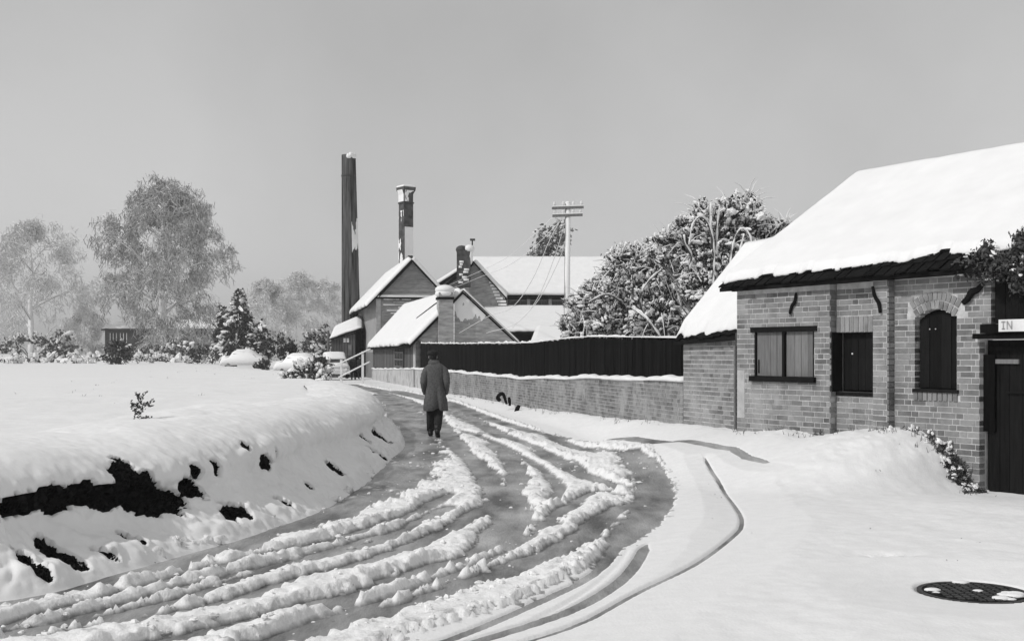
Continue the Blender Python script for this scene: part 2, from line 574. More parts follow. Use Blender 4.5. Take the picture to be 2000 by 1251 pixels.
# wheel tracks and bare strips, read off the photograph and laid on the road: (pixels, half width m, depth)
TRACKS = [
    # wide trodden strip along the bank
    ([(-200, 1222), (0, 1184), (300, 1112), (560, 1038), (690, 988), (780, 930), (812, 882), (806, 835), (775, 795), (735, 768)], [0.17, 0.17, 0.2, 0.26, 0.36, 0.5, 0.55, 0.6, 0.6, 0.5], 1.0),
    ([(0, 1228), (375, 1124), (460, 1102), (660, 1054), (800, 1006), (880, 965)], 0.05, 0.9),
    ([(-100, 1262), (265, 1198), (400, 1160), (533, 1116), (705, 1074), (800, 1030), (880, 990)], 0.06, 1.0),
    ([(0, 1268), (150, 1240), (265, 1221), (423, 1186), (550, 1146), (705, 1103), (800, 1072), (890, 1030), (950, 990)], 0.085, 1.0),
    ([(200, 1282), (350, 1250), (507, 1214), (660, 1174), (720, 1156), (815, 1120), (925, 1086)], 0.09, 1.0),
    ([(450, 1285), (650, 1228), (787, 1188), (905, 1148), (1000, 1112), (1085, 1080), (1150, 1040), (1190, 1000)], 0.12, 1.0),
    ([(700, 1300), (887, 1246), (1060, 1172), (1152, 1126), (1198, 1080), (1215, 1040)], 0.03, 0.85),
    ([(800, 1290), (946, 1248), (1106, 1196), (1198, 1145), (1239, 1104), (1262, 1063)], 0.04, 0.85),
    ([(960, 1275), (1042, 1250), (1134, 1219), (1243, 1159), (1362, 1100), (1440, 1040), (1448, 1020), (1442, 1000), (1408, 956), (1376, 930)], 0.014, 0.8),
    ([(930, 1262), (1060, 1205), (1140, 1160), (1200, 1110), (1228, 1070)], 0.02, 0.6),
    ([(100, 1222), (300, 1166), (430, 1130), (600, 1090), (740, 1046)], 0.03, 0.8),
    ([(560, 1235), (760, 1172), (880, 1126), (1000, 1075), (1050, 1040)], 0.03, 0.7),
    ([(905, 842), (960, 862), (1040, 905), (1090, 950), (1080, 985)], 0.05, 0.7),
    ([(985, 850), (1060, 880), (1120, 915), (1150, 940)], 0.05, 0.8),
    # gutter along the right-hand verge
    ([(780, 760), (873, 785), (942, 812), (1015, 836), (1083, 853), (1175, 864, .03), (1289, 881, .11), (1400, 893, .19), (1500, 905, .25)], [0.14, 0.16, 0.13, 0.11, 0.09, 0.07, 0.06, 0.045, 0.015], 1.0),
    # left wheel track up the road
    ([(690, 745), (760, 768), (835, 800), (860, 830), (880, 858), (910, 886), (945, 920), (963, 948), (988, 976), (1000, 1010), (985, 1045), (925, 1088)], [0.2, 0.2, 0.18, 0.2, 0.18, 0.12, 0.12, 0.14, 0.2, 0.22, 0.2, 0.1], 1.0),
    ([(880, 795), (915, 815), (950, 835), (1000, 862)], [0.45, 0.35, 0.18, 0.1], 0.9),
    ([(960, 868), (985, 884), (1012, 915), (1010, 940), (985, 985)], [0.08, 0.1, 0.12, 0.1, 0.1], 0.9),
    # right wheel track round the outside of the bend
    ([(1079, 855), (1129, 876), (1189, 892), (1243, 918), (1278, 954), (1262, 1006), (1228, 1042), (1205, 1072)], [0.05, 0.07, 0.11, 0.16, 0.22, 0.21, 0.13, 0.07], 1.0),
    ([(1050, 880), (1079, 899), (1134, 929), (1189, 947), (1239, 960)], [0.05, 0.07, 0.08, 0.12, 0.18], 0.95),
    ([(1060, 1040), (1080, 1015), (1120, 985), (1165, 960), (1215, 975)], [0.06, 0.1, 0.06, 0.08, 0.16], 0.8),
    ([(1130, 1030), (1180, 1010), (1230, 985)], [0.06, 0.08, 0.15], 0.9),
    ([(720, 752), (790, 768), (850, 783), (900, 800)], 0.14, 0.8),
]


_TW = []


def track_world():
    if _TW:
        return _TW
    out = _TW
    for pts, hw, dep in TRACKS:
        P = [gp(*q) for q in pts]     # an entry may carry the ground height as its third value
        if not isinstance(hw, list):
            hw = [hw] * len(P)
        sp = smooth_path([(p[0], p[1], h) for p, h in zip(P, hw)], 0.35)
        out.append(([tuple(q[:2]) for q in sp], sp[:, 2], dep))
    return out


# outline of the churned road on both sides: used to decide where the snow is rough
ROAD_R = [gp(560, 1330), gp(800, 1245), gp(1010, 1180), gp(1150, 1112), gp(1225, 1062), gp(1290, 1010), gp(1318, 955), gp(1240, 885), gp(1060, 845), gp(880, 780), gp(740, 748)]


def base_surface(X, Y):
    """firm ground under the snow, without the field bank"""
    dr, sr, ar = poly_dist(X, Y, RIGHT)
    hb = np.interp(ar, RARC, RH)
    wd = np.interp(ar, [0, 34, 38, 41, 43, 46, 48, 52], [0.8, 0.9, 1.1, 2.4, 3.6, 3.0, 2.2, 1.6])
    fall = np.where(sr > 0, 1.0, 1 - sstep(0.0, 1.0, dr / wd))
    return road_z(Y) + hb * fall


def snow_surface(X, Y):
    d, side, arc = poly_dist(X, Y, FOOT_L)
    sd = d * side                                    # + inside the field
    inside = sstep(0.35, 1.7, sd)
    field = (0.89 - 0.30 * sstep(45, 80, Y) + 0.06 * fbm(X * 0.25, Y * 0.25, 3, 5) + 0.03 * fbm(X * 1.3, Y * 1.3, 3, 9)
             + 0.35 * sstep(120, 220, Y))
    base = base_surface(X, Y)
    near = (Y < 95) & (Y > 4) & (X > -24) & (X < 7.5)
    lump = fbm(X * 11, Y * 11, 4, 21, 0.65)
    lump2 = np.abs(fbm(X * 7.5, Y * 7.5, 3, 33, 0.6))
    jag = 0.65 * fbm(X * 2.6, Y * 2.6, 3, 49) + 0.75 * fbm(X * 8, Y * 8, 4, 50, 0.7)
    dR, sR, _ = poly_dist(X, Y, ROAD_R)
    churn = (1 - sstep(-0.25, 0.25, -dR * sR + 0.15 * lump)) * (1 - inside)      # 1 on the churned road
    churn = np.where(near, churn, 0)
    smooth_t = 0.075 + 0.032 * fbm(X * 0.8, Y * 0.8, 4, 3) + 0.007 * fbm(X * 2.7, Y * 2.7, 3, 8) + 0.005 * fbm(X * 6, Y * 6, 2, 14)
    rough_t = 0.058 + 0.020 * lump + 0.020 * lump2 + 0.036 * fbm(X * 1.6, Y * 1.6, 3, 40) + 0.012 * np.abs(fbm(X * 19, Y * 19, 2, 44))
    smooth_t = smooth_t + 0.03 * sstep(0.1, 0.35, base - road_z(Y)) * fbm(X * 3.1, Y * 3.1, 4, 12, 0.6)
    t = smooth_t * (1 - churn) + rough_t * churn
    ridge = np.zeros_like(t); cap = np.full_like(t, 9.0)
    for pts, hw, dep in track_world():
        xs_ = [q[0] for q in pts]; ys_ = [q[1] for q in pts]
        m = (X > min(xs_) - 0.9) & (X < max(xs_) + 0.9) & (Y > min(ys_) - 0.9) & (Y < max(ys_) + 0.9)
        if not m.any():
            continue
        dd, sdd, aa = poly_dist(X[m], Y[m], pts)
        seg = [0.0]
        for a, b in zip(pts[:-1], pts[1:]):
            seg.append(seg[-1] + math.hypot(b[0] - a[0], b[1] - a[1]))
        wv = np.interp(aa, seg, hw)
        wv = wv * sstep(-0.02, 0.35, np.minimum(aa, seg[-1] - aa))
        jj = jag[m]
        ch = np.maximum(churn[m], 0.06)
        wide = np.clip((wv - 0.12) / 0.15, 0, 1)
        gap = np.clip(2.2 * vnoise(X[m] * 1.5, Y[m] * 1.5, 91) - 0.35, 0, 1.4)
        e = dd - wv * (1 + 0.75 * jj * ch) - 0.05 * jj * ch
        far = sdd > 0
        # slush pushed up on the outer side of the wheel
        rg = 0.034 * np.exp(-((e - 0.10) / 0.085) ** 2) * np.clip(0.6 + 1.4 * lump[m] + 0.9 * jj, 0, 2) * ch * np.where(far, 1.0, 0.3) * gap
        ridge[m] = np.maximum(ridge[m], rg)
        lo = -0.03 * dep + (1 - dep) * 0.05 + 0.021 * wide
        ep = np.maximum(e, 0)
        soft = np.where(ep < 0.07, ep * ep / 0.14, ep - 0.035)
        cp_far = np.where(ch < 0.5, np.minimum(ep * 2.2, 0.030) + 0.10 * ep, soft * 1.8)
        cp_near = np.where(ch < 0.5, np.minimum(ep * 1.2, 0.022) + 0.10 * ep, np.minimum(soft * 1.7, ep * 8.5 / np.maximum(Y[m], 3.0)))
        cp = lo + np.where(far, cp_far, cp_near) + 0.014 * ch * (jj + 0.4 * lump[m]) + 0.036 * wide * ch * fbm(X[m] * 4.2, Y[m] * 2.2, 5, 97, 0.7)
        cap[m] = np.minimum(cap[m], cp)
    t = np.minimum(t + ridge, cap)
    # drain cover at the lower right stays bare
    q = ground(1902, 1158)
    rr = np.hypot(X - q.x, (Y - q.y))
    t = np.minimum(t, np.where(rr < 0.385, -0.04, np.minimum(-0.04 + (rr - 0.385) * 2.5, 0.014) + np.maximum(rr - 0.40, 0) * 0.085))
    # scuffed hollow next to it
    q = ground(1728, 1097)
    rr = np.hypot((X - q.x) / 1.7, (Y - q.y) / 0.9)
    t = t - 0.075 * np.exp(-(rr / 0.12) ** 2) * (0.7 + 0.8 * lump)
    z = base + t
    if len(X) > 10000:
        global CHURN
        CHURN = churn
        global DEPTH
        DEPTH = z - base
    return z * (1 - inside) + (field + 0.02) * inside


def nodes_1d(fine, lo, hi, g=1.18, step0=0.3):
    a = [fine[0]]; s = step0
    while a[-1] > lo:
        a.append(a[-1] - s); s *= g
    b = [fine[-1]]; s = step0
    while b[-1] < hi:
        b.append(b[-1] + s); s *= g
    return np.concatenate([np.array(a[1:])[::-1], fine, np.array(b[1:])])


xs = nodes_1d(np.arange(-8.0, 6.4, 0.021), -700, 700, 1.13, 0.05)
yf = [5.6]
while yf[-1] < 70:
    yf.append(yf[-1] + max(0.018, 0.0033 * yf[-1]))
ys = nodes_1d(np.array(yf), -60, 1500, 1.15, 0.3)
GX, GY = np.meshgrid(xs, ys)
GZ = snow_surface(GX.ravel(), GY.ravel())
gr = grid_mesh('snow_ground', np.stack([GX.ravel(), GY.ravel(), GZ], 1), len(xs), len(ys), SNOW_ROUGH)
gr.data.materials.append(SLUSH)
at_ = gr.data.attributes.new('slush_depth', 'FLOAT', 'POINT')
at_.data.foreach_set('value', DEPTH.astype(np.float32))
_c = CHURN.reshape(len(ys), len(xs))[:-1, :-1].ravel() > 0.4
gr.data.polygons.foreach_set('material_index', _c.astype(np.int32))
tag(gr, 'white snow cover over field, verge and road with churned wheel tracks', kind='structure')

# the road itself, wet and dark where the wheels have cut through
rx = np.linspace(-26, 8, 260); ry = np.concatenate([np.linspace(2, 40, 300), np.linspace(40.4, 92, 100)])
RX, RY = np.meshgrid(rx, ry)
rd = grid_mesh('road', np.stack([RX.ravel(), RY.ravel(), base_surface(RX.ravel(), RY.ravel())], 1), len(rx), len(ry), ROADM)
tag(rd, 'wet dark road surface showing through the slush', kind='structure')


GZG = GZ.reshape(len(ys), len(xs))


def slush_clods():
    rng = random.Random(77)
    mb = MB()
    CH = CHURN.reshape(len(ys), len(xs))
    n = 0
    while n < 1100:
        D = 7.0 + 16.0 * rng.random() ** 1.6
        x = rng.uniform(-4.2, 2.4) * (0.6 + D / 25)
        i = int(np.searchsorted(ys, D)); j = int(np.searchsorted(xs, x))
        if j >= len(xs) or CH[i, j] < 0.6:
            continue
        if GZG[i, j] < float(road_z(np.array([D]))[0]) - 0.004 and rng.random() > 0.10:
            continue
        n += 1
        r = 0.005 + 0.022 * rng.random() ** 2.5
        z = max(float(GZG[i, j]), float(base_surface(np.array([x]), np.array([D]))[0]))
        k0 = len(mb.v)
        mb.ball((x, D, z + r * 0.25), r, rng.uniform(0.8, 1.6), rng.uniform(0.8, 1.4), rng.uniform(0.5, 0.9), 6, 4)
        for vi in range(k0, len(mb.v)):
            p = Vector(mb.v[vi]) - Vector((x, D, z))
            mb.v[vi] = tuple(Vector((x, D, z)) + p * rng.uniform(0.7, 1.25))
    tag(mb.build('slush_clods', CLOD), 'loose lumps of slush thrown up by wheels on the road', kind='stuff')


slush_clods()


def surf(x, y):
    i = min(max(int(np.searchsorted(ys, y)), 0), len(ys) - 1)
    j = min(max(int(np.searchsorted(xs, x)), 0), len(xs) - 1)
    return float(GZG[i, j])


# ------------------------------------------------------------------ hedge under snow, left of the road
def build_hedge():
    root = thing('hedge', 'long low hedge buried under thick snow along the left side of the road', 'hedge')
    path = FOOT[(FOOT[:, 1] < 66)]
    path = smooth_path(path[::6], 0.022)
    ii = [0]
    while ii[-1] < len(path) - 1:
        ii.append(min(len(path) - 1, ii[-1] + (1 if path[ii[-1], 1] < 15 else 2 if path[ii[-1], 1] < 24 else 5)))
    path = path[ii]
    T = np.gradient(path, axis=0); T /= np.linalg.norm(T, axis=1)[:, None]
    # smooth the normals so the profile fans evenly round the bend
    for _ in range(90):
        T[1:-1] = (T[:-2] + T[1:-1] + T[2:]) / 3
    T /= np.linalg.norm(T, axis=1)[:, None]
    Nn = np.stack([-T[:, 1], T[:, 0]], 1)
    prof = np.array([(-0.05, -0.03), (0.12, 0.07), (0.30, 0.17), (0.48, 0.29), (0.60, 0.40), (0.64, 0.50), (0.64, 0.60), (0.70, 0.70), (0.83, 0.80), (1.02, 0.87), (1.3, 0.92), (1.65, 0.945), (2.1, 0.945), (2.6, 0.90)])
    pr = smooth_path(prof, 0.024)
    nu = len(path); nv = len(pr)
    s = np.concatenate([[0], np.cumsum(np.linalg.norm(np.diff(path, axis=0), axis=1))])
    dep = path[:, 1]
    sc = np.interp(dep, [0, 20, 28, 45, 66], [1.0, 1.0, 0.98, 0.8, 0.55])      # the bank runs out up the road
    hump = 1 + 0.10 * fbm(s * 0.45, s * 0 + 3, 2, 71)
    widen = np.interp(dep, [0, 14, 22, 30, 66], [1.0, 1.0, 0.72, 0.8, 0.8])
    SS, PN = np.meshgrid(s, np.arange(nv) * 0.024)

    def shell(off, amp, seed):
        n = pr[:, 0][:, None] * widen[None, :]; z = pr[:, 1][:, None] * (sc * hump)[None, :]
        # outward direction of the profile
        dn = np.gradient(pr[:, 0]); dz = np.gradient(pr[:, 1])
        L = np.hypot(dn, dz); on = -dz / L; oz = dn / L
        disp = off + amp * (0.075 * fbm(SS * 1.3, PN * 1.6, 3, seed) + 0.075 * np.abs(fbm(SS * 4.0, PN * 4.0, 3, seed + 4)) * (1 - 0.8 * sstep(0.95, 1.3, PN)) + 0.012 * fbm(SS * 14, PN * 14, 2, seed + 8))
        disp = disp * np.clip(PN / 0.25, 0.15, 1) * (1 - 0.55 * sstep(0.95, 1.25, PN))
        # snow lip over the hollow sags forward
        n = n + on[:, None] * disp; z = z + oz[:, None] * disp
        x = path[:, 0][None, :] + Nn[:, 0][None, :] * n
        y = path[:, 1][None, :] + Nn[:, 1][None, :] * n
        return np.stack([x, y, z + road_z(y)], -1)
    V = shell(0.03, 1.0, 60)
    # openings where the dark growth shows: (photo column, row, half length m, half height m)
    holes = [(-60, 1000, .4, .07), (15, 990, .30, .055), (60, 982, .24, .065), (110, 975, .30, .10), (165, 968, .24, .07), (215, 965, .30, .11), (262, 945, .22, .19), (285, 970, .34, .13), (335, 972, .30, .10),
             (375, 950, .16, .09), (388, 915, .08, .06), (428, 912, .09, .08), (530, 903, .14, .08), (548, 890, .07, .07), (662, 908, .18, .08), (486, 868, .08, .05),
             (125, 1076, .11, .14), (75, 1098, .07, .10), (460, 988, .19, .06), (447, 1002, .08, .06), (568, 975, .08, .05), (752, 845, .25, .13), (748, 880, .22, .1), (268, 1042, .07, .05),
             (222, 1078, .06, .04), (395, 925, .07, .06), (610, 940, .07, .05), (715, 848, .1, .07), (255, 912, .09, .09), (300, 935, .08, .08), (180, 945, .10, .06)]
    px = 1000 + F * V[..., 0] / V[..., 1]; py = HY + F * (CZ - V[..., 2]) / V[..., 1]
    wob = fbm(SS * 7, PN * 9, 3, 90)
    wob2 = fbm(SS * 20, PN * 20, 3, 95)
    front = np.ones_like(px, bool); front[int(nv * 0.62):] = False
    fld = np.full(px.shape, 1.0)
    for hx, hy, rl, rh in holes:
        d2 = (px - hx) ** 2 + (py - hy) ** 2 + np.where(front, 0, 1e6)
        k = np.unravel_index(np.argmin(np.where(d2 < max(60.0, d2.min() + 1), V[..., 1] + d2 * 1e-3, 1e9)), d2.shape)
        c = V[k]
        t = T[k[1]]
        al = ((V[..., 0] - c[0]) * t[0] + (V[..., 1] - c[1]) * t[1]) / rl
        ac = (-(V[..., 0] - c[0]) * t[1] + (V[..., 1] - c[1]) * t[0]) / 0.7
        up = (V[..., 2] - c[2]) / rh
        rm = min(rl, rh * 1.3)
        fld = np.minimum(fld, ((al * al + ac * ac + up * up) ** 0.5 - 1) * rm - 0.06 * wob * min(1, rl / 0.2) - 0.02 * wob2 * min(1, rl / 0.1))
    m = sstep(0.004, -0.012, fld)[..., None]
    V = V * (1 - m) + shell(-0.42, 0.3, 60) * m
    grid_mesh('snow_cover', V.reshape(-1, 3), nu, nv, SNOW, None, root)
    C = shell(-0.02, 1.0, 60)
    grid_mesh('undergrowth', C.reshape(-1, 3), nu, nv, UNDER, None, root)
    # leaves and twigs inside, showing at the holes
    rng = random.Random(5)
    mb = MB()
    D = shell(-0.008, 1.0, 60)
    for _ in range(60000):
        i = rng.randrange(3, int(nv * 0.55)); j = rng.randrange(nu)
        if D[i, j, 1] > 30 or m[i, j, 0] < 0.6:
            continue
        c = Vector(D[i, j]); r = rng.uniform(0.012, 0.03)
        u = Vector((rng.gauss(0, 1), rng.gauss(0, 1), rng.gauss(0, 1))).normalized()
        v = u.orthogonal().normalized()
        mb.card(c, u * r, v * r * 0.8)
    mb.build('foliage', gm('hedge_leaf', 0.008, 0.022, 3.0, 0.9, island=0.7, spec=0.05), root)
    settle(root)
    return V


HEDGE_V = build_hedge()

# ------------------------------------------------------------------ bricks
UNIT = MB().box((-0.5, -0.5, -0.5), (1, 0, 0), (0, 1, 0), (0, 0, 1))
for _i in range(8):
    pass


class BrickWork:
    """collects bricks of one wall, then builds the nearest as objects of their own and the rest as one mesh"""
    def __init__(self):
        self.b = []

    def add(self, c, ax, half, up=Vector((0, 0, 1))):
        """centre, direction along the brick, (length, depth, height) halves"""
        self.b.append((Vector(c), Vector(ax), Vector(up), half))

    def course(self, fr, u0, u1, z, h, blocked, rng, n0=0.0, bond=0, floor=None):
        """one course along frame fr(u, n, z) from u0 to u1 leaving out the blocked intervals"""
        u = u0 + (0 if bond % 2 == 0 else -0.168 + rng.uniform(-.01, .01))
        k = bond
        while u < u1:
            L = 0.215 if (k % 2 == 0 or rng.random() < 0.25) else 0.1025
            a, b = max(u, u0), min(u + L, u1)
            u += L + 0.013; k += 1
            parts = [(a, b)]
            for (ba, bb) in blocked:
                nx = []
                for (pa, pb) in parts:
                    if bb <= pa or ba >= pb:
                        nx.append((pa, pb))
                    else:
                        if ba - pa > 0.03: nx.append((pa, ba))
                        if pb - bb > 0.03: nx.append((bb, pb))
                parts = nx
            for (pa, pb) in parts:
                if pb - pa < 0.03:
                    continue
                mid = (pa + pb) / 2
                if floor is not None and z + h < floor(mid):
                    continue
                pr = rng.uniform(-0.002, 0.003) + n0
                c = fr(mid, -0.051 + pr, z + h / 2)
                ax = fr(1, 0, 0) - fr(0, 0, 0)
                self.add(c, ax, ((pb - pa) / 2, 0.055, h / 2))

    def build(self, parent, mat, limit=300):
        me = MB().box((-1, -1, -1), (2, 0, 0), (0, 2, 0), (0, 0, 2)).mesh('brick', mat)
        self.b.sort(key=lambda t: (t[0] - Vector((0, 0, CZ))).length)
        rest = MB()
        for i, (c, ax, up, hf) in enumerate(self.b):
            ax = ax.normalized(); up = up.normalized(); out = ax.cross(up).normalized()
            if i < limit:
                o = link('brick', me, parent)
                M = Matrix((ax * hf[0], out * hf[1], up * hf[2])).transposed().to_4x4()
                M.translation = c
                o.matrix_basis = M
            else:
                rest.box(c - ax * hf[0] - out * hf[1] - up * hf[2], ax * 2 * hf[0], out * 2 * hf[1], up * 2 * hf[2])
        if rest.v:
            r = rest.build('bricks', mat, parent)
            r['kind'] = 'stuff'


def slab_wall(mb, fr, u0, u1, zb, zt, openings, n0, th):
    """backing wall with real openings; openings (ua, ub, za, ztopfunc)"""
    cuts = {u0, u1}
    for (ua, ub, za, zf) in openings:
        for i in range(9):
            cuts.add(ua + (ub - ua) * i / 8)
    cuts = sorted(c for c in cuts if u0 <= c <= u1)
    for a, b in zip(cuts[:-1], cuts[1:]):
        if b - a < 1e-5: continue
        m = (a + b) / 2
        iv = [(zb, zt(m))]
        for (ua, ub, za, zf) in openings:
            if ua < m < ub:
                nx = []
                for (p, q) in iv:
                    if za > p: nx.append((p, min(q, za)))
                    if zf(m) < q: nx.append((max(p, zf(m)), q))
                iv = nx
        for (p, q) in iv:
            if q - p < 1e-4: continue
            mb.box(fr(a, n0, p), fr(b, n0, p) - fr(a, n0, p), fr(a, n0 - th, p) - fr(a, n0, p), Vector((0, 0, q - p)))


# ------------------------------------------------------------------ misty air
def haze():
    m = bpy.data.materials.new('haze'); m.use_nodes = True
    t = m.node_tree; t.nodes.remove(t.nodes['Principled BSDF'])
    v = t.nodes.new('ShaderNodeVolumePrincipled')
    v.inputs['Color'].default_value = (0.95, 0.95, 0.95, 1)
    v.inputs['Density'].default_value = 0.00055
    v.inputs['Anisotropy'].default_value = 0.0
    t.links.new(v.outputs[0], t.nodes['Material Output'].inputs['Volume'])
    o = MB().box((-760, -90, -2.0), (1520, 0, 0), (0, 1750, 0), (0, 0, 40)).build('haze', m)
    tag(o, 'thin winter mist filling the air', kind='stuff')


haze()

# ------------------------------------------------------------------ brick building on the right
EAVE = lambda u: 2.655 + 0.008 * u          # underside of the eave board
GATE_U = bu(1913)
UA, UB, UC = bu(1634), bu(1716), bu(1747)


def floor_right(u):
    p = W(u, 0, 0)
    return surf(p.x + BN.x * 0.05, p.y + BN.y * 0.05) - 0.1


def planks(parent, fr, u0, u1, zb, ztf, n, th, width, mat, rng, gap=0.006, name='plank'):
    u = u0
    while u < u1 - 0.01:
        wv = min(width * rng.uniform(0.85, 1.15), u1 - u)
        a, b = u + gap / 2, u + wv - gap / 2
        dn = rng.uniform(-0.004, 0.004)
        mb = MB()
        poly = [fr(a, n + dn, zb), fr(b, n + dn, zb), fr(b, n + dn, ztf(b)), fr((a + b) / 2, n + dn, ztf((a + b) / 2)), fr(a, n + dn, ztf(a))]
        mb.prism(poly, fr(0, -th, 0) - fr(0, 0, 0))
        mb.build(name, mat, parent)
        u += wv


def brick_building():
    rng = random.Random(11)
    root = thing('brick_building', 'low old brick building with snow covered roof and boarded windows on the right', 'building')
    # openings, from the photograph
    w1 = (bu(1484), bu(1601), bz(1540, 738), bz(1540, 647))
    w2 = (bu(1634), bu(1716), bz(1675, 766), bz(1675, 648))
    w3a, w3b = bu(1787), bu(1869)
    w3c = (w3a + w3b) / 2
    w3z0, w3sp, w3top = bz(1828, 765), bz(1828, 622), bz(1828, 603)

    def arch(u, rise=0.0):
        t = (u - w3c) / ((w3b - w3a) / 2)
        return w3sp + (w3top - w3sp) * max(0.0, 1 - t * t) + rise
    PR = 0.11
    ops = [(w1[0], w1[1], w1[2], lambda u: w1[3]), (w2[0], w2[1], w2[2], lambda u: w2[3]), (w3a, w3b, w3z0, arch)]
    gate_top = bz(1950, 662)
    ops_gate = [(GATE_U, bu(2000) + 1.6, -1.0, lambda u: gate_top), (bu(1936), bu(2000) + 1.6, bz(1950, 632), lambda u: 5)]
    mb = MB()
    top = lambda u: EAVE(u) + 0.02
    segs = [(0.0, UA, PR), (UA, UB, 0.0), (UB, UC, PR), (UC, GATE_U + 3.2, 0.0)]
    for (a, b, n0) in segs:
        slab_wall(mb, W, a, b - (0.03 if n0 > 0 else 0), -0.5, top, [o for o in ops + ops_gate if o[1] > a and o[0] < b], n0, 0.26 + n0)
    # end wall and back so that the building is closed
    mb.box(W(0.0, PR - 0.3, -0.5), BD * 0.24, BN * -3.6, Vector((0, 0, 3.0)))
    wall = mb.build('wall', MORTAR, root)
    bw_ = BrickWork()
    z = -0.1; k = 0
    sold = 0.225
    while z < 3.1:
        h = 0.0615
        for (a, b, n0) in segs:
            bl = []
            if w1[2] - 0.02 < z + h / 2 < w1[3] + 0.02: bl.append((w1[0], w1[1]))
            if w2[2] - 0.01 < z + h / 2 < w2[3] + sold: bl.append((w2[0] - 0.0, w2[1] + 0.0))
            zc = z + h / 2
            if w3z0 - 0.12 < zc:
                if zc < w3sp: bl.append((w3a - (0.02 if zc < w3z0 else 0), w3b + (0.02 if zc < w3z0 else 0)))
                else:
                    # arch ring of two rows of bricks on edge
                    R = 0.235
                    wdt = (w3b - w3a) / 2 + R * 0.55
                    rel = (zc - w3sp - R * 0.2) / (w3top - w3sp + R * 0.85)
                    if rel < 1:
                        hw = wdt * math.sqrt(max(0, 1 - max(rel, 0) ** 2))
                        bl.append((w3c - hw, w3c + hw))
            if a >= UC:
                if zc < gate_top + 0.02: bl.append((GATE_U, 99))
                bl.append((bu(1936) if zc > bz(1950, 632) else 99, 99))
                bl.append((GATE_U - 0.05 if gate_top - .02 < zc < gate_top + 0.16 else 99, 99))
            mx = max(EAVE(a), EAVE(b))
            if zc > mx - 0.02: continue
            bb = min(b, bu(1936) if a >= UC else b)
            # stop under the sloping eave
            if zc > min(EAVE(a), EAVE(b)) - 0.035:
                continue
            bw_.course(W, a + (0.004), bb, z, h, bl, rng, n0, bond=k % 2, floor=floor_right)
        z += 0.0752; k += 1
    # bricks on end over window 2
    n = int((w2[1] - w2[0]) / 0.075)
    for i in range(n):
        u = w2[0] + (i + 0.5) * (w2[1] - w2[0]) / n
        bw_.add(W(u, -0.043 + rng.uniform(-.003, .003), w2[3] + 0.11), BD, (0.032, 0.055, 0.105))
    # arch over window 3, two rings
    for ring in range(2):
        n = 10 + ring
        for i in range(n):
            t = (i + 0.5) / n * 2 - 1
            hw = (w3b - w3a) / 2 + ring * 0.06
            u = w3c + t * hw
            base = arch(w3c + t * (w3b - w3a) / 2) + 0.055 + ring * 0.112
            sl = -2 * t * (w3top - w3sp) / ((w3b - w3a) / 2)
            ax = (BD + Vector((0, 0, sl))).normalized()
            up = BN.cross(ax).normalized()
            if up.z < 0: up = -up
            bw_.add(W(u, -0.043 + rng.uniform(-.003, .003), base), ax, (hw / n * 0.86, 0.055, 0.05), up)
    # bricks on end below window 3
    n = int((w3b - w3a + 0.04) / 0.073)
    for i in range(n):
        u = w3a - 0.02 + (i + 0.5) * (w3b - w3a + 0.04) / n
        bw_.add(W(u, -0.035 + rng.uniform(-.003, .003), w3z0 - 0.06), BD, (0.031, 0.055, 0.052))
    bw_.build(wall, BRICK, 300)

    # ---- window 1: two weathered shutters between lintel and sill
    win = MB().box(W(w1[0] - 0.06, PR + 0.03, w1[3] - 0.005), BD * (w1[1] - w1[0] + 0.12), BN * -0.1, Vector((0, 0, 0.075))).build('lintel', IRON, root)
    MB().box(W(w1[0] - 0.06, PR + 0.06, w1[2] - 0.055), BD * (w1[1] - w1[0] + 0.10), BN * -0.14, Vector((0, 0, 0.08))).build('window_sill', IRON, root)
    um = (w1[0] + w1[1]) / 2
    MB().box(W(um - 0.02, PR + 0.012, w1[2] + 0.027), BD * 0.045, BN * -0.05, Vector((0, 0, w1[3] - w1[2] - 0.034))).build('window_post', DARKWOOD, root)
    for (a, b) in ((w1[0] + 0.03, um - 0.022), (um + 0.03, w1[1] - 0.03)):
        sh = MB().box(W(a, PR - 0.055, w1[2] + 0.03), BD * (b - a), BN * -0.02, Vector((0, 0, w1[3] - w1[2] - 0.04))).build('shutter', DARKWOOD, root)
        planks(sh, W, a, b, w1[2] + 0.03, lambda u: w1[3] - 0.008, PR - 0.028, 0.022, 0.15, GREYWOOD, rng)
    for u in (w1[0], w1[1] - 0.03):
        MB().box(W(u, PR - 0.002, w1[2] + 0.026), BD * 0.028, BN * -0.05, Vector((0, 0, w1[3] - w1[2] - 0.033))).build('window_frame_or_shade', DARKWOOD, root)
    MB().box(W(w1[0] + 0.055, PR - 0.022, w1[2] + 0.07), BD * 0.028, BN * -0.01, Vector((0, 0, 0.2))).build('bolt', IRON, root)
    # ---- window 2, boarded with dark planks
    MB().box(W(w2[0] + 0.001, PR - 0.012, w2[2] + 0.004), BD * 0.016, BN * -0.2, Vector((0, 0, w2[3] - w2[2] - 0.006))).build('window_frame_or_shade', BLACKWOOD, root)  # shade of the left reveal, put in as a black strip
    sh = MB().box(W(w2[0] + 0.004, -0.13, w2[2] + 0.004), BD * (w2[1] - w2[0] - 0.008), BN * -0.03, Vector((0, 0, w2[3] - w2[2] - 0.008))).build('window_shutter', BLACKWOOD, root)
    planks(sh, W, w2[0] + 0.05, w2[1] - 0.004, w2[2] + 0.03, lambda u: w2[3] - 0.01, -0.10, 0.028, 0.14, DARKWOOD, rng)
    MB().box(W(w2[0] + 0.002, 0.02, w2[2] - 0.05), BD * (w2[1] - w2[0] - 0.004), BN * -0.14, Vector((0, 0, 0.052))).build('window_sill', DARKWOOD, root)
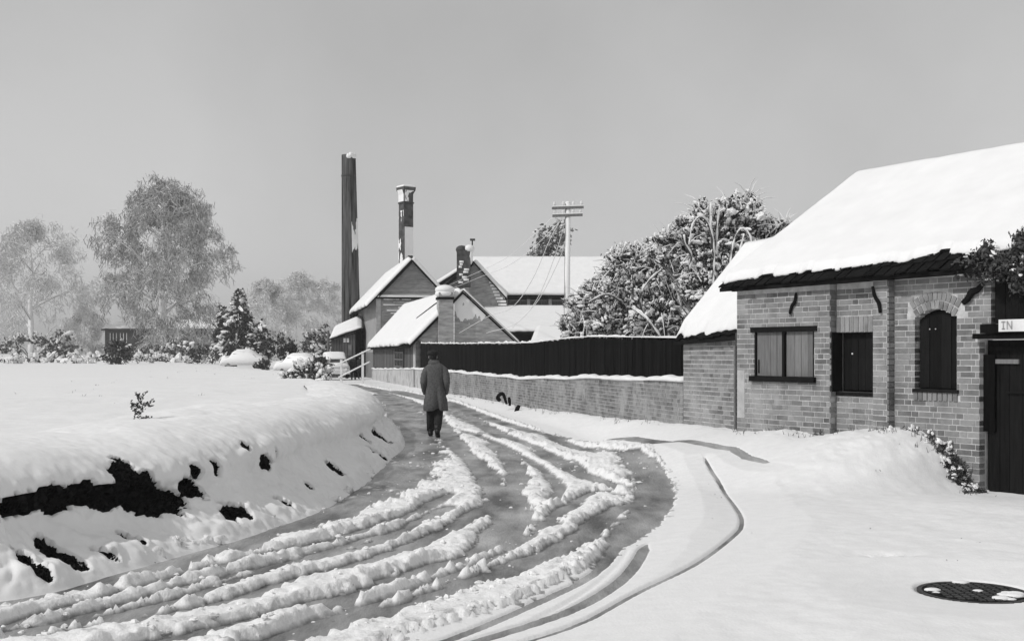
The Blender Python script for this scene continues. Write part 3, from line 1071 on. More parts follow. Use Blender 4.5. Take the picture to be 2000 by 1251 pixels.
    MB().ball(W((w2[0] * 0.73 + w2[1] * 0.27), -0.095, w2[3] - 0.30), 0.014).build('snow_spot', SNOW, root)
    # ---- window 3, arched
    poly = [W(w3a + 0.004, -0.10, w3z0 + 0.004), W(w3b - 0.004, -0.10, w3z0 + 0.004)] + [W(w3b - 0.004 - (w3b - w3a - 0.008) * i / 8, -0.10, arch(w3b - (w3b - w3a) * i / 8) - 0.004) for i in range(9)]
    sh = MB().prism(poly, BN * -0.03).build('arched_shutter', BLACKWOOD, root)
    planks(sh, W, w3a + 0.02, w3b - 0.01, w3z0 + 0.05, lambda u: arch(u) - 0.035, -0.07, 0.028, 0.16, DARKWOOD, rng)
    MB().box(W(w3a - 0.015, 0.035, w3z0 - 0.008), BD * (w3b - w3a + 0.05), BN * -0.1, Vector((0, 0, 0.045))).build('window_sill', DARKWOOD, root)
    for u in (0.28, 0.42):
        MB().ball(W(w3a + (w3b - w3a) * u, -0.066, w3z0 + (w3top - w3z0) * 0.76), 0.009).build('bolt', WHITE, root)
    # ---- curled iron wall ties
    def tie(pts, r, n0):
        P = [W(bu(x), n0 + 0.03, bz(x, y)) for x, y in pts]
        q = smooth_path([tuple(p) for p in P], 0.03)
        m = len(q)
        MB().tube([tuple(p) for p in q], [r * (1.15 - 0.4 * abs(2 * i / m - 1)) for i in range(m)], 6).build('wall_tie', IRON, root)
    tie([(1568, 572), (1566, 588), (1560, 598), (1556, 613)], 0.024, PR)
    tie([(1718, 560), (1722, 578), (1730, 592), (1733, 611)], 0.026, PR)
    tie([(1921, 556), (1912, 566), (1901, 570), (1894, 582), (1884, 591)], 0.042, 0.0)
    # rendered strip with a pale patch at the left corner
    MB().box(W(bu(1451), PR + 0.006, bz(1460, 815)), BD * (bu(1465) - bu(1451)), BN * -0.05, Vector((0, 0, bz(1460, 722) - bz(1460, 815)))).build('limewash_patch', RENDER_M, root)

    # ---- gate with planks, beams and sign
    gate = MB().box(W(GATE_U + 0.005, -0.16, -0.3), BD * 1.9, BN * -0.03, Vector((0, 0, gate_top + 0.29))).build('gate', BLACKWOOD, root)
    planks(gate, W, GATE_U + 0.05, GATE_U + 1.9, -0.3, lambda u: gate_top - 0.015, -0.12, 0.035, 0.155, DARKWOOD, rng)
    MB().box(W(GATE_U + 0.06, -0.09, gate_top - 0.30), BD * 0.42, BN * -0.03, Vector((0, 0, 0.055))).build('gate_rail', GREYWOOD, gate)
    MB().box(W(GATE_U + 0.052, -0.092, gate_top - 0.14), BD * 0.7, BN * -0.028, Vector((0, 0, 0.05))).build('gate_rail', DARKWOOD, gate)
    MB().box(W(GATE_U - 0.0, -0.075, gate_top - 0.02 - 1.12), BD * 0.16, BN * -0.043, Vector((0, 0, 0.95))).build('gate_board', BLACKWOOD, gate)
    MB().box(W(GATE_U + 0.3, -0.088, gate_top - 0.66), BD * 0.4, BN * -0.03, Vector((0, 0, 0.02))).build('gate_latch', IRON, gate)
    MB().box(W(GATE_U - 0.03, 0.10, gate_top + 0.005), BD * 2.4, BN * -0.2, Vector((0, 0, 0.065))).build('gate_lintel', BLACKWOOD, root)
    MB().box(W(bu(1927), 0.13, gate_top + 0.072), BD * 2.2, BN * -0.2, Vector((0, 0, 0.11))).build('gate_beam', BLACKWOOD, root)
    MB().box(W(bu(1927) + 0.02, 0.12, gate_top + 0.184), BD * 0.13, BN * -0.1, Vector((0, 0, 0.015))).build('beam_snow', GREYWOOD, root)
    # sign over the gate: the photograph shows its first two characters
    s0 = bu(1966)
    sz = gate_top + 0.088
    sign = MB().box(W(s0, 0.155, sz), BD * 0.75, BN * -0.02, Vector((0, 0, 0.145))).build('sign_board', WHITE, root)
    stroke = gm('sign_letter', 0.28, 0.4, 20, 0.7)

    def letter(u, strokes, name='letter'):
        lb = MB()
        for (x0, y0, x1, y1) in strokes:
            a = W(u + x0, 0.158, sz + y0); b = W(u + x1, 0.158, sz + y1)
            d = (b - a); side = d.cross(BN).normalized() * 0.009
            lb.box(a - side, d, side * 2, BN * -0.002)
        lb.build(name, stroke, sign)
    letter(s0 + 0.055, [(0.012, 0.025, 0.012, 0.125), (-0.015, 0.115, 0.04, 0.115), (-0.01, 0.032, 0.034, 0.032)])          # I with serifs
    letter(s0 + 0.12, [(0, 0.025, 0.0, 0.125), (0.0, 0.118, 0.06, 0.032), (0.06, 0.025, 0.06, 0.125)])                       # N
    # boarding above the gate
    up = MB().box(W(bu(1936), -0.10, gate_top + 0.19), BD * 2.0, BN * -0.03, Vector((0, 0, 0.95))).build('upper_boarding', BLACKWOOD, root)
    planks(up, W, bu(1936) + 0.01, bu(1936) + 1.9, gate_top + 0.19, lambda u: EAVE(u) + 0.05, -0.06, 0.035, 0.17, MIDWOOD if False else DARKWOOD, rng)

    # ---- eave: board, two courses of tiles, snow slab above
    L = 7.5
    tan = (4.63 - 2.74) / 3.1

    def R(u, r, dz=0.0):
        """point on the roof plane: r metres in from the eave"""
        return W(u, 0.25 - r, EAVE(u) * max(0, 1 - r / 3.1) + (EAVE(0) + 0.04) * min(1, r / 3.1) + 0.09 + tan * r + dz)
    ULEFT = -0.24
    eb = MB()
    eb.prism([W(ULEFT + 0.14, 0.13, EAVE(0) - 0.0), W(ULEFT + 0.14, 0.13, EAVE(0) + 0.11), W(3.98, 0.13, EAVE(3.98) + 0.11), W(3.98, 0.13, EAVE(3.98))], BN * -0.05)
    eb.build('eave_board', IRON, root)
    mb = MB()
    mb.prism([R(ULEFT, 0, -0.04), R(L, 0, -0.04), R(L, 3.15, -0.04), R(ULEFT, 3.15, -0.04)], Vector((0, 0, -0.05)))
    mb.prism([R(ULEFT, 3.15, -0.042), R(L, 3.15, -0.042), R(L, 3.15, -0.042) - BN * 3.2 + Vector((0, 0, -2.0)), R(ULEFT, 3.15, -0.042) - BN * 3.2 + Vector((0, 0, -2.0))], Vector((0, 0, -0.05)))
    roof = mb.build('roof', IRON, root)
    # gable triangle under the verge
    MB().prism([W(0.0, PR - 0.28, 2.4), R(0.0, 0.4, -0.1), R(0.0, 3.1, -0.1), W(0.0, -3.3, 2.4)], BD * 0.2).build('gable', BRICK_OLD, root)
    tm = MB().box((-1, -1, -1), (2, 0, 0), (0, 2, 0), (0, 0, 2)).mesh('tile', TILE)
    sl = (R(1, 1) - R(1, 0)).normalized()
    for row in range(3):
        u = ULEFT - 0.05 * row
        while u < 4.05:
            wv = 0.165
            c = R(u + wv / 2, 0.06 + 0.17 * row + rng.uniform(-.02, .02), 0.0 + 0.02 * row + rng.uniform(-0.006, 0.012))
            o = link('tile', tm, roof)
            ax = (BD + Vector((0, 0, rng.uniform(-.05, .05) + 0.05))).normalized()
            nn = ax.cross(sl).normalized()
            s2 = nn.cross(ax)
            M = Matrix((ax * 0.079, s2 * 0.13, nn * 0.011)).transposed().to_4x4()
            M.translation = c
            o.matrix_basis = M
            u += wv + 0.006
    # snow slab: irregular lower edge, rounded rim
    nu, nv = 260, 70
    U = np.linspace(ULEFT - 0.04, L, nu); T = np.linspace(0, 1, nv) ** 1.6
    UU, TT = np.meshgrid(U, T)
    edge = 0.09 + 0.034 * np.clip(U, 0, 4.2) + 0.05 * fbm(U * 3.0, U * 0 + 1, 4, 200) - 0.06 * sstep(0.3, -0.24, U) + 0.10 * np.exp(-((U - bu(1835)) / 0.35) ** 2) - 0.05 * np.exp(-((U - bu(1765)) / 0.1) ** 2)
    edge = edge + 0.025 * np.sign(np.sin(U * 14 + 2 * fbm(U, U * 0, 2, 7))) * (fbm(U * 5, U * 0 + 9, 2, 77) > 0)
    RR = edge[None, :] + TT * (3.24 - edge[None, :])
    th = 0.11 * np.sqrt(np.clip((RR - edge[None, :]) / 0.07, 0, 1)) + 0.026 * fbm(UU * 0.9, RR * 1.3, 4, 210)
    th *= np.clip((UU - U[0]) / 0.06, 0.1, 1)
    pts = np.array([R(float(a), float(b), 0.025) for a, b in zip(UU.ravel(), RR.ravel())])
    pts[:, 2] += th.ravel()
    pts[:, 2] -= (0.30 * sstep(3.0, 3.24, RR.ravel()) ** 2) * 0.4
    sn = grid_mesh('snow_cover', pts, nu, nv, SNOW, None, root)
    so = sn.modifiers.new('thick', 'SOLIDIFY'); so.thickness = 0.05; so.offset = -1
    settle(root)


brick_building()


# ------------------------------------------------------------------ lean-to
def lean_to():
    rng = random.Random(12)
    root = thing('lean_to', 'small brick lean-to with steep snow covered roof joined to the end of the brick building', 'outbuilding')

    def fr(u, n, z):
        return Q0 + QD * u + QN * n + Vector((0, 0, z))
    eave = lambda u: 1.90 + 0.03 * u
    mb = MB()
    slab_wall(mb, fr, 0, QL, -0.3, lambda u: eave(u), [], 0.0, 0.25)
    mb.box(fr(0, -0.25, -0.3), QD * 0.2, QN * -1.6, Vector((0, 0, 2.2)))
    wall = mb.build('wall', MORTAR, root)
    b = BrickWork()
    z = 0.1; k = 0
    fl = lambda u: surf(*(fr(u, 0.05, 0)[:2])) - 0.1
    while z < 1.84:
        b.course(fr, 0.003, QL, z, 0.060, [], rng, 0.0, bond=k % 2, floor=fl)
        z += 0.0752; k += 1
    b.build(wall, BRICK, 300)

    def R(u, r, dz=0.0):
        return fr(u, 0.12 - r, eave(u) + 0.03 + 1.13 * r + dz)
    mb = MB()
    mb.prism([R(-0.1, 0, -0.03), R(QL, 0, -0.03), R(QL, 1.35, -0.03), R(-0.1, 1.35, -0.03)], Vector((0, 0, -0.05)))
    roof = mb.build('roof', TILE, root)
    tm = MB().box((-1, -1, -1), (2, 0, 0), (0, 2, 0), (0, 0, 2)).mesh('tile', TILE)
    sl = (R(1, 1) - R(1, 0)).normalized()
    u = -0.08
    while u < QL - 0.1:
        o = link('tile', tm, roof)
        nn = QD.cross(sl).normalized()
        M = Matrix((QD * 0.08, sl * 0.10, nn * 0.010)).transposed().to_4x4()
        M.translation = R(u + 0.08, 0.06 + rng.uniform(-.02, .03), rng.uniform(0, 0.02))
        o.matrix_basis = M
        u += 0.17
    nu, nv = 90, 40
    U = np.linspace(-0.16, QL, nu); T = np.linspace(0, 1, nv) ** 1.5
    UU, TT = np.meshgrid(U, T)
    edge = 0.05 + 0.06 * fbm(U * 4, U * 0 + 1, 3, 220) + 0.05 * sstep(0.5, 2.2, U)
    RR = edge[None, :] + TT * (1.4 - edge[None, :])
    th = 0.12 * np.sqrt(np.clip((RR - edge[None, :]) / 0.09, 0, 1)) + 0.01 * fbm(UU * 2, RR * 2, 3, 230)
    th *= np.clip((UU - U[0]) / 0.08, 0.1, 1)
    pts = np.array([R(float(a), float(b_), 0.015) for a, b_ in zip(UU.ravel(), RR.ravel())])
    pts[:, 2] += th.ravel() * 1.3
    sn = grid_mesh('snow_cover', pts, nu, nv, SNOW, None, root)
    so = sn.modifiers.new('thick', 'SOLIDIFY'); so.thickness = 0.04; so.offset = -1
    # dark box gutter end and down pipe in the angle of the walls
    g = fr(QL - 0.42, 0.16, eave(1.6) - 0.12)
    MB().box(g, QD * 0.26, QN * -0.16, Vector((0, 0, 0.2))).build('gutter_head', IRON2, root)
    pp = [fr(QL - 0.64, 0.035, eave(1.6) - 0.12), fr(QL - 0.64, 0.035, 0.25)]
    MB().tube(pp, [0.022, 0.022], 8).build('down_pipe', GREYP, root)
    settle(root)


lean_to()


# ------------------------------------------------------------------ low brick wall and tarred fence
def low_wall():
    rng = random.Random(13)
    root = thing('garden_wall', 'long low brick wall with a snow coping curving away beside the road', 'wall')
    D0, D1 = 20.62, 84.0
    p0 = Vector((wall_x(D0), D0, 0)); p1 = Vector((wall_x(D1), D1, 0)); d = (p1 - p0).normalized()
    n = Vector((-d.y, d.x, 0))
    if n.x > 0: n = -n
    L = (p1 - p0).length
    dep = lambda u: D0 + d.y * u
    top = lambda u: float(np.interp(dep(u), WD, W_TOP)) + 0.012 * math.sin(u * 1.3)
    base = lambda u: float(np.interp(dep(u), WD, W_BASE))

    def fr(u, nn, z):
        return p0 + d * u + n * nn + Vector((0, 0, z))
    body = MB()
    k = 120
    us = [L * (i / k) ** 1.4 for i in range(k + 1)]
    for a, b in zip(us[:-1], us[1:]):
        q = [fr(a, 0, base(a) - 0.5), fr(b, 0, base(b) - 0.5), fr(b, 0, top(b) - 0.02), fr(a, 0, top(a) - 0.02)]
        body.prism(q, n * -0.23)
    wall = body.build('wall_body', bloom(gm('old_mortar', 0.36, 0.56, 2.2, 0.95, detail=8, bump=0.6, bscale=30), 0.16, 1.4, 0.5, 0.7, 0.8), root)
    bk = BrickWork()
    z = 0.0; r = 0
    while z < 1.25:
        ue = L if z < 0.62 else 33.0
        bl = []
        # find where the course is covered by the coping
        step = 0.5
        u = 0.0; start = None
        while u < min(ue, 34):
            if z + 0.064 > top(u) - 0.02:
                bl.append((u - 0.26, u + 0.26))
            u += step
        bk.course(fr, 0.0, min(ue, 34.0), z, 0.064, bl, rng, 0.0, bond=r % 2, floor=lambda u: surf(*(fr(u, 0.05, 0)[:2])) - 0.06)
        z += 0.0752; r += 1
    bk.build(root, bloom(bloom(gm('brick_old_wall', 0.08, 0.34, 2.0, 0.95, detail=8, island=0.5, bump=0.5, bscale=50), 0.40, 0.9, 0.48, 0.66, 0.85), 0.09, 1.8, 0.56, 0.72, 0.8, 5.0), 300)
    # coping snow
    sn = MB()
    rings = []
    for i in range(0, 400):
        u = L * (i / 399.0) ** 1.3
        t = 0.055 + 0.018 * math.sin(u * 2.1) + 0.012 * math.sin(u * 7.3 + 1)
        z0 = top(u) - 0.03
        rings.append([fr(u, 0.045, z0), fr(u, 0.05, z0 + t * 0.6), fr(u, 0.0, z0 + t + 0.02), fr(u, -0.12, z0 + t + 0.035), fr(u, -0.26, z0 + t), fr(u, -0.27, z0)])
    sn.rings(rings)
    sn.build('snow_coping', SNOW, root, True)
    settle(root)

    # fence of tarred boards behind the wall's top
    fen = thing('board_fence', 'black tarred board fence with snow on its top, standing on the low brick wall', 'fence')
    FT = lambda D: float(np.interp(D, [20.6, 23, 27, 30, 33, 45, 57, 60], [1.97, 2.02, 2.09, 2.07, 2.0, 2.08, 2.2, 2.2]))
    u = 0.03; i = 0
    tops = []
    while dep(u) < 57.5:
        wv = 0.17 if dep(u) < 40 else 0.24
        a, b = u, u + wv - 0.008
        nn = -0.10 + rng.uniform(-0.006, 0.006)
        zt = FT(dep(u)) - 0.02 + rng.uniform(-0.03, 0.02)
        zb = top(u) - 0.06
        MB().box(fr(a, nn, zb), d * (b - a), n * -0.022, Vector((0, 0, zt - zb))).build('board', BLACKWOOD, fen)
        tops.append((u, zt))
        u += wv; i += 1
    for zz in (0.22, 0.72):
        rl = MB()
        for a, b in zip(range(0, 36), range(1, 37)):
            if dep(b) > 57.5: break
            rl.prism([fr(a, -0.135, top(a) + zz), fr(b, -0.135, top(b) + zz), fr(b, -0.135, top(b) + zz + 0.08), fr(a, -0.135, top(a) + zz + 0.08)], n * -0.06)
        rl.build('rail', BLACKWOOD, fen)
    sm = MB(); rings = []
    for i in range(420):
        u = 0.03 + (tops[-1][0] - 0.03) * i / 419
        D = dep(u)
        t = 0.012 + 0.045 * max(0, float(fbm(np.array([u * 2.0]), np.array([3.0]), 3, 300)[0])) + 0.016 * max(0.0, math.sin(u * 1.7)) + (0.045 if D > 33 else 0) * max(0.0, float(fbm(np.array([u * 3.0]), np.array([8.0]), 3, 310)[0]) + 0.25)
        z0 = FT(D) - 0.005
        rings.append([fr(u, -0.085, z0), fr(u, -0.09, z0 + t * 0.6), fr(u, -0.115, z0 + t + 0.01), fr(u, -0.14, z0 + t * 0.6), fr(u, -0.145, z0)])
    sm.rings(rings)
    sm.build('snow_ridge', SNOW, fen, True)
    settle(fen)
    return fr, top, d, n, L


WFR, WTOP, WDIR, WNRM, WLEN = low_wall()


# ------------------------------------------------------------------ roofs and buildings of the works beyond
def snow_roof(parent, a, b, c, d, th=0.22, seed=0, name='snow_cover', nu=60, nv=30, rag=0.25, edge_round=0.35):
    """snow on a roof plane: a-b eave, d-c ridge"""
    A, B, C_, D_ = (np.array(p) for p in (a, b, c, d))
    u = np.linspace(0, 1, nu); v = np.linspace(0, 1, nv)
    UU, VV = np.meshgrid(u, v)
    L = np.linalg.norm(B - A)
    ed = rag * fbm(u * L * 0.9, u * 0 + seed, 3, 400 + seed) * 0.35
    H = np.linalg.norm(D_ - A)
    V2 = np.clip(VV + (1 - VV) * (ed / H)[None, :], 0, 1)
    P = (A * (1 - UU[..., None]) + B * UU[..., None]) * (1 - V2[..., None]) + (D_ * (1 - UU[..., None]) + C_ * UU[..., None]) * V2[..., None]
    nrm = np.cross(B - A, D_ - A); nrm /= np.linalg.norm(nrm)
    if nrm[2] < 0: nrm = -nrm
    e = np.minimum(np.minimum(UU, 1 - UU) * L, V2 * H + 0.02)
    t = th * np.sqrt(np.clip(e / edge_round, 0.03, 1)) + 0.06 * th * 4 * 0.3 * fbm(UU * L * 0.5, VV * H * 0.5, 3, 410 + seed)
    P = P + nrm * (t[..., None] + 0.01)
    o = grid_mesh(name, P.reshape(-1, 3), nu, nv, SNOW, None, parent)
    so = o.modifiers.new('thick', 'SOLIDIFY'); so.thickness = th * 0.5; so.offset = -1 if nrm @ np.cross(P[0, 1] - P[0, 0], P[1, 0] - P[0, 0]) > 0 else 1
    return o


UPV = Vector((0, 0, 1))


def strip_wall(mb, a, b, z0, z1, th, nin):
    a = Vector(a); b = Vector(b)
    mb.box(Vector((a.x, a.y, z0)), Vector((b.x - a.x, b.y - a.y, 0)), nin * th, UPV * (z1 - z0))


def workshop():
    """long shed with its gable end and chimney towards us, standing on the low wall"""
    root = thing('workshop', 'long low workshop with a snowy roof and a chimney on its gable, behind the walker', 'building')
    d = Vector((WDIR.x, WDIR.y, 0)); r = Vector((d.y, -d.x, 0))     # d away along the wall, r to the right
    A = WFR(39.0, -0.02, 0)                                          # front left corner, about 58 m off
    A.z = 0
    Wd = 5.15; Ln = 25.0
    ze, zr, zr2 = 2.42, 4.78, 5.0
    ap = A + r * (Wd * 0.46)
    B = A + r * Wd
    # gable wall
    g = MB()
    g.prism([Vector((A.x, A.y, 0)), Vector((B.x, B.y, 0)), Vector((B.x, B.y, 2.3)), Vector((ap.x, ap.y, zr)), Vector((A.x, A.y, ze))], d * 0.3)
    g.build('gable_wall', FARBRICK, root)
    # left wall: pier, then vertical boards
    MB().box(A + UPV * -0.2 - r * 0.02, d * 0.9, r * 0.3, UPV * (ze + 0.2)).build('pier', RENDER_M, root)
    w = MB(); w.box(A + d * 0.9 + UPV * 0.2 + r * 0.06, d * (Ln - 0.9), r * 0.2, UPV * (ze - 0.25)).build('wall', DARKWOOD, root)
    rng = random.Random(3)
    u = 0.95
    while u < Ln - 0.2:
        z0 = 0.75
        MB().box(A + d * u + UPV * z0 - r * rng.uniform(0.0, 0.02), d * 0.36, r * 0.04, UPV * (ze - z0 - 0.02)).build('board', MIDWOOD, root)
        u += 0.40
    # window with small panes
    win = MB().box(A + d * 5.0 + UPV * 0.95 - r * 0.05, d * 4.2, r * 0.04, UPV * 1.2).build('window', GLASSM, root)
    for k in range(6):
        MB().box(A + d * (5.0 + k * 0.82) + UPV * 0.95 - r * 0.09, d * 0.1, r * 0.04, UPV * 1.2).build('frame', MIDWOOD, win)
    for k in range(4):
        MB().box(A + d * 5.0 + UPV * (0.95 + k * 0.39) - r * 0.10, d * 4.2, r * 0.04, UPV * 0.06).build('frame', GREYWOOD, win)
    # roof slabs with snow
    ov = 0.35
    a = A - r * ov + UPV * (ze - 0.36) - d * 0.10; b = A - r * ov + UPV * (ze - 0.36) + d * (Ln + 0.3)
    c = ap + UPV * (zr2 + 0.05) + d * (Ln + 0.3); dd = ap + UPV * (zr + 0.05) - d * 0.10
    rf = MB(); rf.prism([a, b, c, dd], UPV * -0.10)
    e = B + r * 0.3 + UPV * 2.0
    rf.prism([dd - UPV * 0.002, c - UPV * 0.002, e + d * (Ln + 0.3), e - d * 0.10], UPV * -0.10)
    roof = rf.build('roof', TILE, root)
    snow_roof(root, a, b, c, dd, 0.26, 1, nu=90, nv=40, rag=0.5)
    snow_roof(root, e - d * 0.10, e + d * Ln, c, dd, 0.2, 2, rag=0.4)
    # skylight slit
    n = (b - a).cross(dd - a).normalized()
    if n.z < 0: n = -n
    s0 = a.lerp(dd, 0.50) + (b - a) * 0.24 + n * 0.24; s1 = a.lerp(dd, 0.93) + (b - a) * 0.035 + n * 0.24
    MB().tube([s0, s0.lerp(s1, 0.5) + n * 0.03, s1], [0.09, 0.08, 0.07], 6).build('roof_pole', TILE, root)
    # barge tiles on the verge
    tl = MB()
    for i in range(26):
        p = e.lerp(dd, i / 26) - d * 0.12 + UPV * 0.02
        tl.box(p, (dd - e).normalized() * 0.16, d * 0.2, UPV * 0.05)
    tl.build('verge_tiles', TILE, root)
    tl = MB()
    for i in range(26):
        p = a.lerp(dd, i / 26) - d * 0.12 - UPV * 0.13
        tl.box(p, (dd - a).normalized() * 0.14, d * 0.06, UPV * 0.16)
    tl.build('barge_board', TILE, root)
    # gable chimney
    cx0 = A + r * 1.12 - d * 0.36
    ch = MB().box(cx0, r * 0.72, d * 0.75, UPV * 4.75).build('chimney', FARBRICK, root)
    MB().box(cx0 - r * 0.05 - d * 0.05 + UPV * 4.4, r * 0.82, d * 0.85, UPV * 0.12).build('chimney_band', TILE, ch)
    cap = MB()
    for (k, o_, z) in ((0.45, 0.0, 4.752), (0.36, 0.1, 4.95)):
        cap.ball(cx0 + r * 0.36 + d * 0.4 + UPV * (z - 0.05), 0.5, 1.0, 1.0, 0.5, 12, 8)
    cap.build('chimney_snow', SNOW, ch, True)
    fc = MB()
    for i in range(8):
        z = 4.35 - i * 0.06
        fc.box(cx0 + r * 0.74 + UPV * (1.8 + i * 0.3), r * 0.05, d * 0.1, UPV * 0.28)
    fc.build('snow_streak', SNOW, ch)
    # snow driven onto the upper gable
    gx, gz = np.meshgrid(np.linspace(1.9, Wd - 0.1, 120), np.linspace(2.6, 4.75, 90))
    keep = np.ones((89, 119), bool)
    cx_, cz_ = gx[:-1, :-1], gz[:-1, :-1]
    keep &= cz_ < 4.70 - np.abs(cx_ - Wd * 0.46) * (4.72 - 2.3) / (Wd * 0.54)
    keep &= cz_ > 3.75 - 0.16 * (cx_ - 2.3) + 0.75 * fbm(cx_ * 2.2, cz_ * 0.9, 4, 611, 0.65)
    G = np.stack([A.x + r.x * gx - d.x * 0.015, A.y + r.y * gx - d.y * 0.015, gz], -1)
    grid_mesh('driven_snow', G.reshape(-1, 3), 120, 90, SNOW, keep, root)['kind'] = 'stuff'
    # brick courses hint: proud string courses on the gable
    settle(root)
    return A, d, r


SH_A, SD, SR = workshop()


def boiler_house():
    """taller gabled building behind the workshop"""
    root = thing('boiler_house', 'tall gabled brick building with snowy roof, left behind the workshop', 'building')
    d = SD.copy(); r = SR.copy()
    A = at(735, 700, 86.0); A.z = 0
    Wd = 5.15; Ln = 18
    ze, zr = 5.75, 8.5
    B = A + r * Wd; ap = A + r * (Wd * 0.50)
    g = MB()
    g.prism([A - UPV * 0.6, B - UPV * 0.6, B + UPV * ze, ap + UPV * zr, A + UPV * ze], d * 0.3)
    g.build('gable_wall', FARBRICK, root)
    MB().box(A - UPV * 0.6 - r * 0.0 + d * 0.3, d * Ln, r * 0.3, UPV * (ze + 0.6)).build('wall', gm('grey_render', 0.26, 0.36, 1.2, 0.9), root)
    MB().box(A - UPV * 0.6 - r * 0.02 + d * 0.3, d * Ln, r * 0.02, UPV * (2.4)).build('plinth', gm('stained_render', 0.14, 0.2, 1.2, 0.9), root)
    MB().box(A - UPV * 0.6 - d * 0.06 - r * 0.02, d * 0.1, r * 0.34, UPV * (ze + 0.55)).build('corner_post', RENDER_M, root)
    # horizontal weatherboards with snow lodged on them
    rng = random.Random(8)
    for k in range(26):
        z = 0.4 + k * 0.205
        o = MB().box(A + r * 0.35 - d * (0.05 + 0.01 * (k % 2)) + UPV * z, r * (Wd - 0.45), d * 0.05, UPV * 0.185).build('weatherboard', gm('weatherboard', 0.16, 0.36, 2.5, 0.9, island=0.4, stretch=(1, 1, 4)) if k == 0 else bpy.data.materials['weatherboard'], root)
    sl = MB()
    for k in range(26):
        z = 0.4 + k * 0.205
        for _ in range(3):
            if rng.random() < (0.9 if 1.5 < z < 5.6 else 0.4):
                x = rng.uniform(0.4, 3.0); 
                sl.box(A + r * x - d * 0.09 + UPV * (z + 0.10), r * min(rng.uniform(0.3, 1.4), Wd - 0.3 - x), d * 0.04, UPV * rng.uniform(0.05, 0.11))
    sl.build('lodged_snow', SNOW, root)
    # ledge at the foot of the gable triangle
    MB().box(A - r * 0.1 - d * 0.25 + UPV * (ze - 0.05), r * (Wd + 0.1), d * 0.25, UPV * 0.12).build('ledge', TILE, root)
    MB().box(A - r * 0.1 - d * 0.27 + UPV * (ze + 0.072), r * (Wd + 0.05), d * 0.27, UPV * 0.15).build('ledge_snow', SNOW, root)
    cs = MB()
    for k in range(14):
        z = ze + 0.35 + k * 0.16; hw = (zr - z) / (zr - ze) * Wd * 0.5 - 0.15
        if hw < 0.1: break
        MB().box(ap - r * hw - d * (0.02 + 0.012 * (k % 2)) + UPV * z, r * hw * 2, d * 0.02, UPV * 0.14).build('weatherboard', bpy.data.materials['weatherboard'], root)
    ov = 0.75
    sl_ = (zr - ze) / (Wd * 0.5)
    a = A - r * ov + UPV * (ze - ov * sl_ * 0.8) - d * 0.3; b = a + d * (Ln + 0.6)
    dd = ap + UPV * (zr + 0.1) - d * 0.3; c = dd + d * (Ln + 0.6)
    e = B + r * 0.1 + UPV * (ze + 0.02) - d * 0.3
    rf = MB(); rf.prism([a, b, c, dd], UPV * -0.12)
    rf.prism([dd - UPV * 0.003, c - UPV * 0.003, e + d * (Ln + 0.6), e], UPV * -0.12)
    rf.build('roof', TILE, root)
    snow_roof(root, a, b, c, dd, 0.3, 3, rag=0.8)
    snow_roof(root, e, e + d * (Ln + 0.6), c, dd, 0.3, 4)
    bb = MB()
    p, q = a.lerp(dd, 0.28), dd
    bb.box(p - d * 0.05 - UPV * 0.3, q - p, d * 0.05, UPV * 0.28)
    bb.build('barge_board', TILE, root)
    # pot behind the apex
    MB().tube([ap + d * 2 + UPV * (zr - 0.3) + r * 0.15, ap + d * 2 + UPV * (zr + 0.55) + r * 0.15], [0.22, 0.19], 10).build('vent_pipe', IRON2, root)
    settle(root)


boiler_house()


